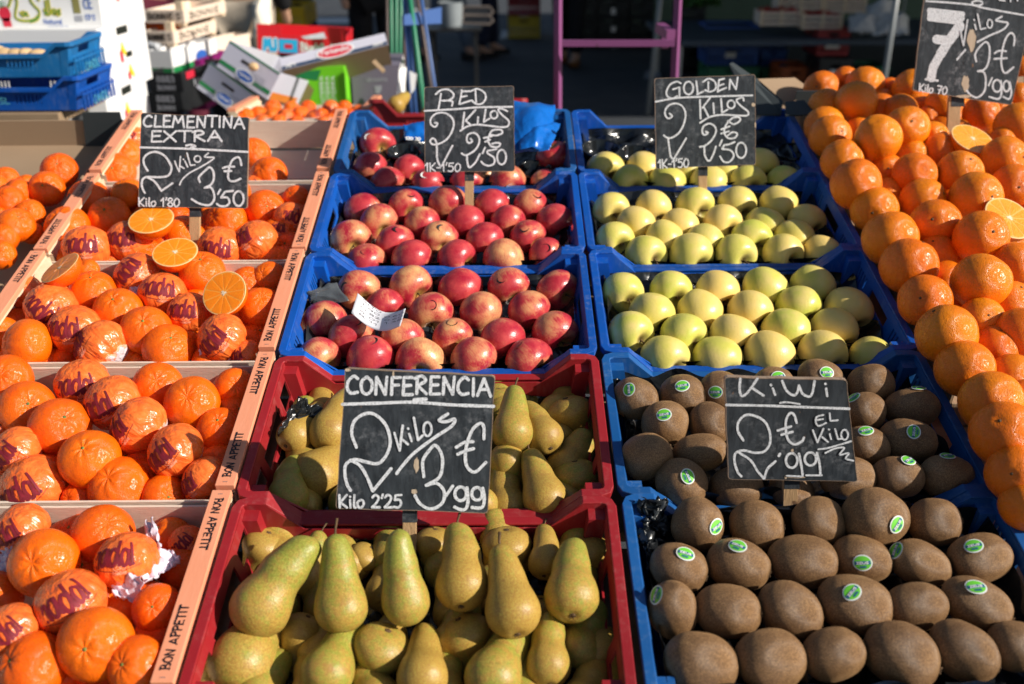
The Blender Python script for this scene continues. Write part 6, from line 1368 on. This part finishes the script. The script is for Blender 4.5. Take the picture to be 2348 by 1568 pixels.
# ------------------------------------------------------------------ poles, frame
def foot(x, y, Z): p = at(x, y, Z); return p
def pole(e, x0, y0, x1, y1, Z0, Z1, wpx, mat, name='pole', down=True, sq=False):
    a = at(x0, y0, Z0); r_ = ray(x1, y1); b = CAM+r_*((a.y-CAM.y)/r_.y); d = (b-a)
    if down and b.z < a.z: b = a+d*((a.z-.01)/(a.z-b.z))
    a = a-d.normalized()*.35
    w = wpx*Z0/F; mb = MB()
    if sq: mb.bar(a, b, w, w)
    else: mb.tube([a, b], w/2, 10)
    o = mb.build(name, mat, None, not sq); child_w(o, e); return o
e = empty('pole_bundle', Matrix.Translation((-.40, 3.75, 0)), 'bundle of green and brown metal poles leaning beside the jumble of boxes', 'poles')
for x0, y0, x1, y1, w, mt in ((896, 0, 898, 150, 9, 'green_paint'), (908, 0, 908, 150, 9, 'green_paint'), (887, 0, 889, 150, 6, 'brown_paint'), (919, 0, 917, 150, 8, 'green_paint'), (928, 0, 927, 150, 5, 'brown_paint')):
    pole(e, x0, y0, x1, y1, 3.8, 3.8, w, M[mt])
o = sheet_px('green_clip', [(908,150,3.7),(922,134,3.7),(926,140,3.7),(916,158,3.7)], .01, M['green_paint']); child_w(o, e)
e = empty('folding_trestle', Matrix.Translation((-.28, 3.6, 0)), 'folded blue and green metal trestle frame behind the RED sign', 'trestle')
for x0, y0, x1, y1, w, mt in ((927, 0, 943, 232, 10, 'blue_paint'), (936, 10, 944, 120, 6, 'blue_paint'), (948, 60, 970, 228, 11, 'green_paint'), (958, 0, 990, 205, 8, 'brown_paint'), (972, 40, 997, 205, 9, 'blue_paint')):
    pole(e, x0, y0, x1, y1, 3.6, 3.6, w, M[mt])
o = sheet_px('blue_plate', [(926,34,3.55),(1012,16,3.7),(1012,54,3.7),(926,58,3.55)], .012, M['blue_paint']); child_w(o, e)
e = empty('metal_frame', Matrix.Translation((.5, 3.0, 0)), 'violet pink painted square tube frame standing behind the apples', 'frame')
Zf = 3.0
for q in ((1279, 0, 1279, 245), (1554, 0, 1546, 180)):
    o = pole(e, *q, Zf, Zf, 14, M['pink_paint'], 'upright', sq=True)
    a = at(q[0], q[1], Zf); o.parent = None; o.matrix_world = Matrix.Translation(a) @ Matrix.Rotation(math.radians(-35), 4, 'Z') @ Matrix.Translation(-a); bpy.context.view_layer.update(); o.parent = e; o.matrix_parent_inverse = e.matrix_world.inverted()
a = at(1288, 99, Zf); b = at(1546, 99, Zf); o = MB().bar(a, b, .018, .018).build('crossbar', M['pink_paint']); child_w(o, e)
a = at(1288, 900, Zf); b = at(1500, 900, Zf); 
o = MB().bar((at(1279,0,Zf).x, Zf, .35), (at(1554,0,Zf).x, Zf, .35), .02).build('crossbar', M['pink_paint']); o.location.y = at(1279, 300, Zf).y-Zf; child_w(o, e)
o = MB().bar(at(1512, 63, 3.1), at(1538, 80, 3.02), .028).build('hinge_arm', M['pink_paint']); child_w(o, e)
o = MB().bar(at(1525, 75, 3.1), at(1524, 110, 3.1), .02).build('hinge_arm', M['pink_paint']); child_w(o, e)
e = empty('thin_pole', Matrix.Translation((1.35, 6.9, 0)), 'thin grey blue pole behind the violet frame', 'pole'); pole(e, 1513, 0, 1499, 128, 7.4, 7.4, 12, M['grey_paint'])
# ------------------------------------------------------------------ far side of the street
def gz(x, y): p = gnd(x, y); return p, depth(p)
def street_crate(name, x0, x1, ytop, ybot, Z, dep, mat, label, group=None, lab=None, cat='crate', slots=True):
    a = at(x0, ybot, Z); b = at(x1, ytop, Z); w = b.x-a.x; h = b.z-a.z
    if h < .05: h = .1
    e = empty(name, Matrix.Translation(((a.x+b.x)/2, a.y+dep/2, a.z)), label, cat, group)
    for sg, nm in ((-1, 'front_wall'), (1, 'back_wall')):
        hol = [(-w*.15, w*.15, h*.72, h*.86)]+([(-w*.45+w*.1*i, -w*.45+w*.1*i+w*.05, h*q, h*(q+.16)) for i in range(9) for q in (.12, .36)] if slots else [])
        bm = wall_holes([-w/2, w/2], lambda x: h, 0, hol, .006, lambda x, z, sg=sg: Vector((x, sg*dep/2, z))); bm_obj(nm, bm, mat, e)
    for sg in (-1, 1):
        bm = wall_holes([-dep/2, dep/2], lambda x: h, 0, [(-dep*.2, dep*.2, h*.72, h*.86)], .006, lambda y, z, sg=sg: Vector((sg*w/2, y, z))); bm_obj('side_wall', bm, mat, e)
    MB().box((0, 0, .006), (w-.02, dep-.02, .008)).build('base', mat, e); MB().box((0, -dep/2-.006, h-.012), (w+.01, .012, .02)).build('rim', mat, e)
    if lab:
        fr = lambda x, y, z=0: Vector((x*w, -dep/2-.008-z, y*h))
        lx, ly, lw, lh = lab; mb = MB(); mb.box((lx*w, -dep/2-.009, ly*h), (lw*w, .003, lh*h)); mb.build('label', M['print_white'], e)
    return e
Zs = 9.3
# stacks standing on the street, each reaching the ground
def stack(x0, x1, ys, Z, dep, mats, labels, labs=None, group=None):
    for i in range(len(mats)):
        street_crate('plastic_crate', x0, x1, ys[i], ys[i+1]-.4, Z, dep, mats[i], labels[i], group, (labs or {}).get(i))
yb_ = lambda Z: None
def ground_y(Z):                                 # picture row where the ground lies at lens distance Z
    # CAM.z + Z*ray.z = 0  at x = CX
    # ray.z = ez.z - iy.z*(CY-y)/F ... solved for y
    return CY+F*((-CAM.z/Z)-ez.z)/iy.z
g = ground_y(8.9)
stack(1619, 1737, [59, 104, 150, g], 8.9, .45, [M['blue'], M['blue'], M['green_plastic']], ['dark blue crate with faint white print, top of the shaded far stack', 'dark blue crate in the middle of the shaded far stack', 'green crate at the bottom of the shaded far stack'], {1: (-.05, .55, .2, .3)}, 'crates of the far stall')
stack(1741, 1800, [70, 112, 152, g], 9.0, .45, [M['blue'], M['blue'], M['green_plastic']], ['narrow dark blue crate, top right of the shaded far stack', 'narrow dark blue crate right of the labelled one', 'narrow green crate at the bottom right of the far stack'], None, 'crates of the far stall')
stack(1556, 1615, [10, 52, 96, g], 9.6, .45, [M['black_plastic']]*3, ['black crate at the top of the column right of the violet frame', 'black crate with small white label right of the violet frame', 'black crate at the foot of the column right of the violet frame'], {1: (.0, .3, .25, .3)}, 'black crates of the far stall')
for q, (xa, xb, la) in enumerate(((1296, 1368, 'leftmost black stack seen through the violet frame'), (1370, 1440, 'middle black stack seen through the violet frame'), (1442, 1498, 'rightmost black stack seen through the violet frame'))):
    gq = ground_y(11.2)
    stack(xa, xb, [-46, 2, 48, 92, gq], 11.2, .5, [M['black_plastic']]*4, [f'black crate, {w_} of the {la}' for w_ in ('topmost', 'second', 'third', 'lowest')], {1: (.0, .5, .14, .35), 2: (.0, .6, .14, .3)} if q == 1 else None, 'black crates of the far stall')
g2 = ground_y(8.3)
stack(1868, 1944, [64, 128, g2], 8.3, .4, [M['red'], M['black_plastic']], ['dark red crate with white label under the far table', 'black crate with white label below the red one'], {0: (-.02, .45, .42, .36), 1: (0, .6, .34, .3)}, 'crates under the far table')
stack(1785, 1850, [150, ground_y(8.6)], 8.6, .4, [plain('orange_plastic', (.5, .10, .02))], ['low orange crate in the shade of the far table'])
stack(1960, 2030, [150, ground_y(8.6)], 8.6, .4, [M['green_plastic']], ['low green crate in the shade beside the grey pole'])
stack(1164, 1238, [-8, 36, 88], 12.0, .5, [M['red'], M['yellow_plastic']], ['dark red crate on the yellow one across the street', 'yellow crate under the red one across the street'], None)
stack(600, 700, [14, 62, ground_y(7.5)], 7.5, .5, [M['yellow_plastic'], M['black_plastic']], ['yellow plastic crate behind the red carton', 'black crate below the yellow one behind the jumble'])
# far stall: table with strawberry crates and bags, posts, and an added unseen awning
tz = at(1900, 92, 8.1); te = empty('market_stall', Matrix.Translation((tz.x, tz.y, 0)), 'shaded market stall across the street with added unseen dark awning', 'stall')
mb = MB(); mb.box((tz.x+.9, tz.y+.75, tz.z-.02), (4.4, 1.5, .04)); child_w(mb.build('table_top', plain('table_cover', (.04, .06, .09))), te)
for x, y in ((tz.x-1.2, tz.y+.1), (tz.x+3.0, tz.y+.1), (tz.x-1.2, tz.y+1.4), (tz.x+3, tz.y+1.4)):
    child_w(MB().bar((x, y, 0), (x, y, tz.z-.04), .05).build('table_leg', M['zinc']), te)
for x, y in ((-.3, 6.6), (1.2, 12.4), (9.0, 4.4), (9.2, 12.6)):
    if x > 0: child_w(MB().tube([(x, y, 0), (x, y, 2.5)], .025, 10).build('post', M['grey_paint']), te)
mb = MB()
for q in range(7): child_w(MB().box((1.5+1.35*q, 12.9, 1.25), (1.33, .03, 2.48)).build('dark_backdrop', M['canvas']), te)  # added dark sheets standing in for the shaded depth of the stall
mb.grid(lambda a, b: Vector((.15+9.6*a+.5*b, 5.9+7.7*b, 2.5+.45*math.sin(PI*a)+.02*math.sin(20*b))), 24, 24)
aw = child_w(mb.build('sunshade', M['canvas'], None, True), te); s = aw.modifiers.new('thickness', 'SOLIDIFY'); s.thickness = .004  # added roof out of view, sized to throw shade over the street
e = empty('support_pole', Matrix.Translation((0, 0, 0)), 'light grey slanting pole in front of the far stall', 'pole'); pole(e, 2054, 0, 2026, 185, 6.2, 6.2, 13, M['grey_paint'])
for i, (x0, x1, y0, y1, Z, lab) in enumerate(((1744, 1838, 34, 60, 8.3, 'lower left pale wooden strawberry crate on the far table'), (1840, 1930, 40, 68, 8.25, 'lower right pale wooden strawberry crate on the far table'), (1786, 1886, -2, 24, 8.6, 'upper left pale wooden strawberry crate on the far table'), (1888, 1985, 2, 30, 8.6, 'upper right pale wooden strawberry crate on the far table'))):
    a = at(x0, y1, Z); b = at(x1, y0, Z); w = b.x-a.x; h = .13; e = empty('strawberry_crate', Matrix.Translation(((a.x+b.x)/2, a.y+.15, a.z)) @ Matrix.Rotation(-.06, 4, 'Z'), lab, 'crate', 'strawberry crates on the far table')
    for q, z in enumerate((.02, .06, .10)): MB().box((0, -.15, z), (w, .006, .022)).build('slat', M['panel_wood'], e); MB().box((0, .15, z), (w, .006, .022)).build('slat', M['panel_wood'], e)
    for sx in (-1, 0, 1): MB().box((sx*(w/2-.01), -.157, .065), (.02, .008, .13)).build('corner_post', M['pale_wood'], e)
    for sx in (-1, 1): MB().box((sx*w/2, 0, .06), (.006, .294, .10)).build('end_panel', M['panel_wood'], e)
    MB().box((0, 0, .003), (w-.01, .28, .005)).build('base', M['panel_wood'], e)
    mb = MB(); rb = random.Random(i)
    for q in range(90):
        c = Vector((rb.uniform(-w/2+.02, w/2-.02), rb.uniform(-.12, .12), .085+rb.uniform(0, .035))); r = .017
        mb.add([c+Vector((r*a_, r*b_, r*c_)) for a_, b_, c_ in ((1,0,0),(-1,0,0),(0,1,0),(0,-1,0),(0,0,1.1),(0,0,-1))], [(0,2,4),(2,1,4),(1,3,4),(3,0,4),(2,0,5),(1,2,5),(3,1,5),(0,3,5)])
    o = mb.build('strawberries', M['berry'], e, True); o['kind'] = 'stuff'
for i, (x0, x1, y0, y1, lab) in enumerate(((1945, 2010, 40, 76, 'left crumpled whitish bag on the far table'), (2000, 2082, 34, 82, 'right crumpled whitish bag on the far table'), (1985, 2050, 8, 44, 'whitish bag at the back of the far table'))):
    bag_px('plastic_bag', [(x0, y0, 8.0), (x1, y0, 8.0), (x1, y1, 7.9), (x0, y1, 7.9)], M['grey_bag'], lab, 'bag', .12, .05, 20, i*3)
# leafy greens on the far table (left) and papers on the road
mb = MB(); rb = random.Random(8)
for q in range(500):
    c = at(rb.uniform(1560, 1650), rb.uniform(-30, 12), 9.4)+Vector((0, rb.uniform(0, .3), 0)); d = Vector((rb.uniform(-1, 1), rb.uniform(-1, 1), rb.uniform(-1, 1))).normalized()*.05; f = d.orthogonal()*.5
    mb.add([c-d, c+f, c+d, c-f], [(0, 1, 2, 3)])
o = mb.build('leafy_greens', M['leaf'], None); tag(o, 'loose leafy greens on the far stall right of the violet frame', 'greens', kind='stuff')
for i, (x0, y0, x1, y1, lab) in enumerate(((1145, 76, 1195, 90, 'white paper scrap lying by the yellow crate across the street'), (1475, 170, 1515, 182, 'pale paper scrap on the asphalt left of the GOLDEN sign'), (975, 128, 1005, 137, 'pale scrap on the asphalt near the walking shoe'), (1400, 108, 1440, 114, 'pale scrap on the asphalt below the crossbar'))):
    q = [gnd(x0, y1), gnd(x1, y1-2), gnd(x1-4, y0), gnd(x0+6, y0+1)]; o = MB().add([Vector((p.x, p.y, .006+.01*j)) for j, p in enumerate(q)], [(0, 1, 2, 3)]).build('paper_scrap', M['print_grey']); tag(o, lab, 'paper')
# ------------------------------------------------------------------ cart with a bucket
pc, Zc = gz(1040, 150); Zc = 6.5
e = empty('push_cart', Matrix.Translation((at(1070, 60, Zc).x, at(1070, 60, Zc).y, 0)), 'grey cart with pale bucket and bent dark handles across the street', 'cart')
bt = at(1034, 60, Zc); tp = at(1034, 2, Zc); mb = MB()
R0 = 28*Zc/F; hb = tp.z-bt.z
mb.grid(lambda u, v: Vector((bt.x+R0*(.85+.15*v)*math.cos(2*PI*u), bt.y+R0*(.85+.15*v)*math.sin(2*PI*u), bt.z+hb*v)), 24, 4, True); mb.add([(bt.x+R0*.84*math.cos(2*PI*i/24), bt.y+R0*.84*math.sin(2*PI*i/24), bt.z+.002) for i in range(24)], [tuple(range(24))])
child_w(mb.build('bucket', plain('pale_bucket', (.22, .25, .27)), None, True), e)
for yy in (16, 36):
    a = at(1060, yy, Zc); b = at(1122, yy, Zc); c_ = at(1130, yy+12, Zc); d = at(1120, yy+20, Zc); f_ = at(1060, yy+18, Zc)
    child_w(MB().tube([a, b, c_, d, f_, a], .008, 8).build('handle', plain('dark_handle', (.12, .10, .09))), e)
    child_w(sheet_px('tray', [(1062, yy+1, Zc), (1122, yy+1, Zc), (1120, yy+17, Zc), (1062, yy+17, Zc)], .01, M['black_plastic']), e)
for sx in (-.12, .16):
    for sy in (-.1, .15): child_w(MB().bar((bt.x+sx, bt.y+sy, .06), (bt.x+sx, bt.y+sy, bt.z-.002), .02).build('leg', M['black_plastic']), e); child_w(MB().tube([(bt.x+sx-.012, bt.y+sy, .05), (bt.x+sx+.012, bt.y+sy, .05)], .05, 14).build('wheel', M['black_plastic']), e)
child_w(MB().box((bt.x+.02, bt.y+.02, bt.z-.012), (.36, .32, .016)).build('platform', M['black_plastic']), e)
# ------------------------------------------------------------------ people (only their legs are in the picture)
def skin_mesh(name, J, E, Rr, mat, parent, sub=1):
    m = bpy.data.meshes.new(name); m.from_pydata([tuple(j) for j in J], E, []); o = bpy.data.objects.new(name, m); link(o, parent); m.materials.append(mat)
    md = o.modifiers.new('skin', 'SKIN'); md.use_smooth_shade = True
    for i, r in enumerate(Rr): m.skin_vertices[0].data[i].radius = (r, r) if not isinstance(r, tuple) else r
    m.skin_vertices[0].data[0].use_root = True
    s = o.modifiers.new('sub', 'SUBSURF'); s.levels = sub; s.render_levels = sub
    return o
def person(loc, rz, label, top, trousers, shoe, stride=.18, h=1.74):
    k = h/1.74; e = empty('person', Matrix.Translation(loc) @ Matrix.Rotation(rz, 4, 'Z') @ Matrix.Scale(k, 4), label, 'person')
    s = stride
    J = [(0,0,.95),(0,0,1.15),(0,0,1.38),(0,-.01,1.50),(0,-.02,1.60),(0,-.03,1.70), (.10,0,.90),(.10,-s*.5-.03,.50),(.10,-s,.10),(.10,-s-.14,.05), (-.10,0,.90),(-.10,s*.3-.04,.50),(-.10,s,.10),(-.10,s-.14,.05),
         (.19,0,1.40),(.24,.04,1.12),(.24,-.08,.90),(.23,-.13,.82),(-.19,0,1.40),(-.24,-.02,1.12),(-.24,-.10,.90),(-.23,-.15,.82)]
    E = [(0,1),(1,2),(2,3),(3,4),(4,5),(0,6),(6,7),(7,8),(8,9),(0,10),(10,11),(11,12),(12,13),(2,14),(14,15),(15,16),(16,17),(2,18),(18,19),(19,20),(20,21)]
    Rr = [(.15,.11),(.14,.10),(.16,.10),.055,.085,.09,.09,.06,.042,.03,.09,.06,.042,.03,.06,.045,.032,.03,.06,.045,.032,.03]
    skin_mesh('body', J, E, Rr, M['skin'], e, 2)
    T = [0,6,7,8,10,11,12]; idx = {a: i for i, a in enumerate(T)}
    JT = [Vector(J[a]) for a in T]; JT[3].z += .02; JT[6].z += .02
    skin_mesh('trousers', JT, [(0,1),(1,2),(2,3),(0,4),(4,5),(5,6)], [(.17,.13),.115,.085,.075,.115,.085,.075], trousers, e, 2)
    JJ = [Vector(J[a]) for a in (0,1,2,14,15,16,18,19,20)]; JJ[0].z = .96
    skin_mesh('jacket', JJ, [(0,1),(1,2),(2,3),(3,4),(4,5),(2,6),(6,7),(7,8)], [(.19,.145),(.18,.14),(.19,.14),.085,.065,.055,.085,.065,.055], top, e, 2)
    for a in (8, 12):
        q = Vector(J[a]); mb = MB(); mb.grid(lambda u, v, q=q: Vector((q.x+.048*math.cos(2*PI*u)*(math.sin(PI*(.06+.88*v))**.5), q.y-.19+.27*v, max(.0, .045+.045*math.sin(2*PI*u)*(.6+.5*v)))), 14, 8, True); mb.build('shoe', shoe, e, True)
    mb = MB(); dirgrid(mb, lambda d, th, ph: .115*(1+.04*nz(d, 3)) if d.y > -.35 or d.z > .45 else .08, 20, 14); o = mb.build('hair', M['hair'], e, True); o.location = (0, -.01, 1.69)
    # face: eyes, nose, mouth
    for sx in (-.035, .035): MB().box((sx, -.125, 1.68), (.02, .01, .01)).build('eye', M['hair'], e)
    MB().add([(-.015,-.115,1.64),(.015,-.115,1.64),(0,-.15,1.645),(0,-.118,1.69)], [(0,1,2),(0,2,3),(1,3,2)]).build('nose', M['skin'], e); MB().box((0, -.118, 1.615), (.045, .01, .008)).build('mouth', M['shoe_brown'], e)
    return e
def gp(x, y): p = gnd(x, y); return Vector((p.x, p.y, 0))
person(gp(1022, 140), math.radians(70), 'person in grey jeans and dark shoes walking by the pale bucket', M['cloth_navy'], M['cloth_jeans'], M['shoe_dark'], .22)
person(gp(1116, 132), math.radians(100), 'person in dark navy trousers standing between cart and violet frame', M['cloth_black'], M['cloth_navy'], M['shoe_dark'], .08)
person(gp(1305, 150), math.radians(-20), 'person in black trousers and orange brown shoes behind the violet frame', M['cloth_black'], M['cloth_black'], M['shoe_brown'], .12)
person(Vector((at(556, 8, 6.3).x, at(556, 8, 6.3).y, 0)), math.radians(170), 'person in beige trousers behind the tilted cartons', M['cloth_black'], M['cloth_beige'], M['shoe_dark'], .06)
person(Vector((at(482, 20, 6.6).x, at(482, 20, 6.6).y, 0)), math.radians(150), 'person in black trousers left of the beige trousers', M['cloth_maroon'], M['cloth_black'], M['shoe_dark'], .10)
person(Vector((at(855, 20, 7.5).x, at(855, 20, 7.5).y, 0)), math.radians(20), 'person in black trousers left of the green poles', M['cloth_navy'], M['cloth_black'], M['shoe_dark'], .10)
person(Vector((at(665, -10, 9.0).x, at(665, -10, 9.0).y, 0)), math.radians(60), 'person in navy trousers beyond the yellow crate', M['cloth_navy'], M['cloth_navy'], M['shoe_dark'], .15)
person(Vector((at(385, -10, 6.4).x, at(385, -10, 6.4).y, 0)), math.radians(190), 'person in maroon jacket behind the pale wooden crates', M['cloth_maroon'], M['cloth_maroon'], M['shoe_dark'], .1)
bag_px('cloth_bag', [(590, 2, 5.8), (622, -14, 5.8), (622, 68, 5.7), (578, 90, 5.7)], M['cloth_cream'], 'cream cloth bag hanging beside the beige trousers', 'bag', .10, .03, 16, 3)
bpy.context.view_layer.update()
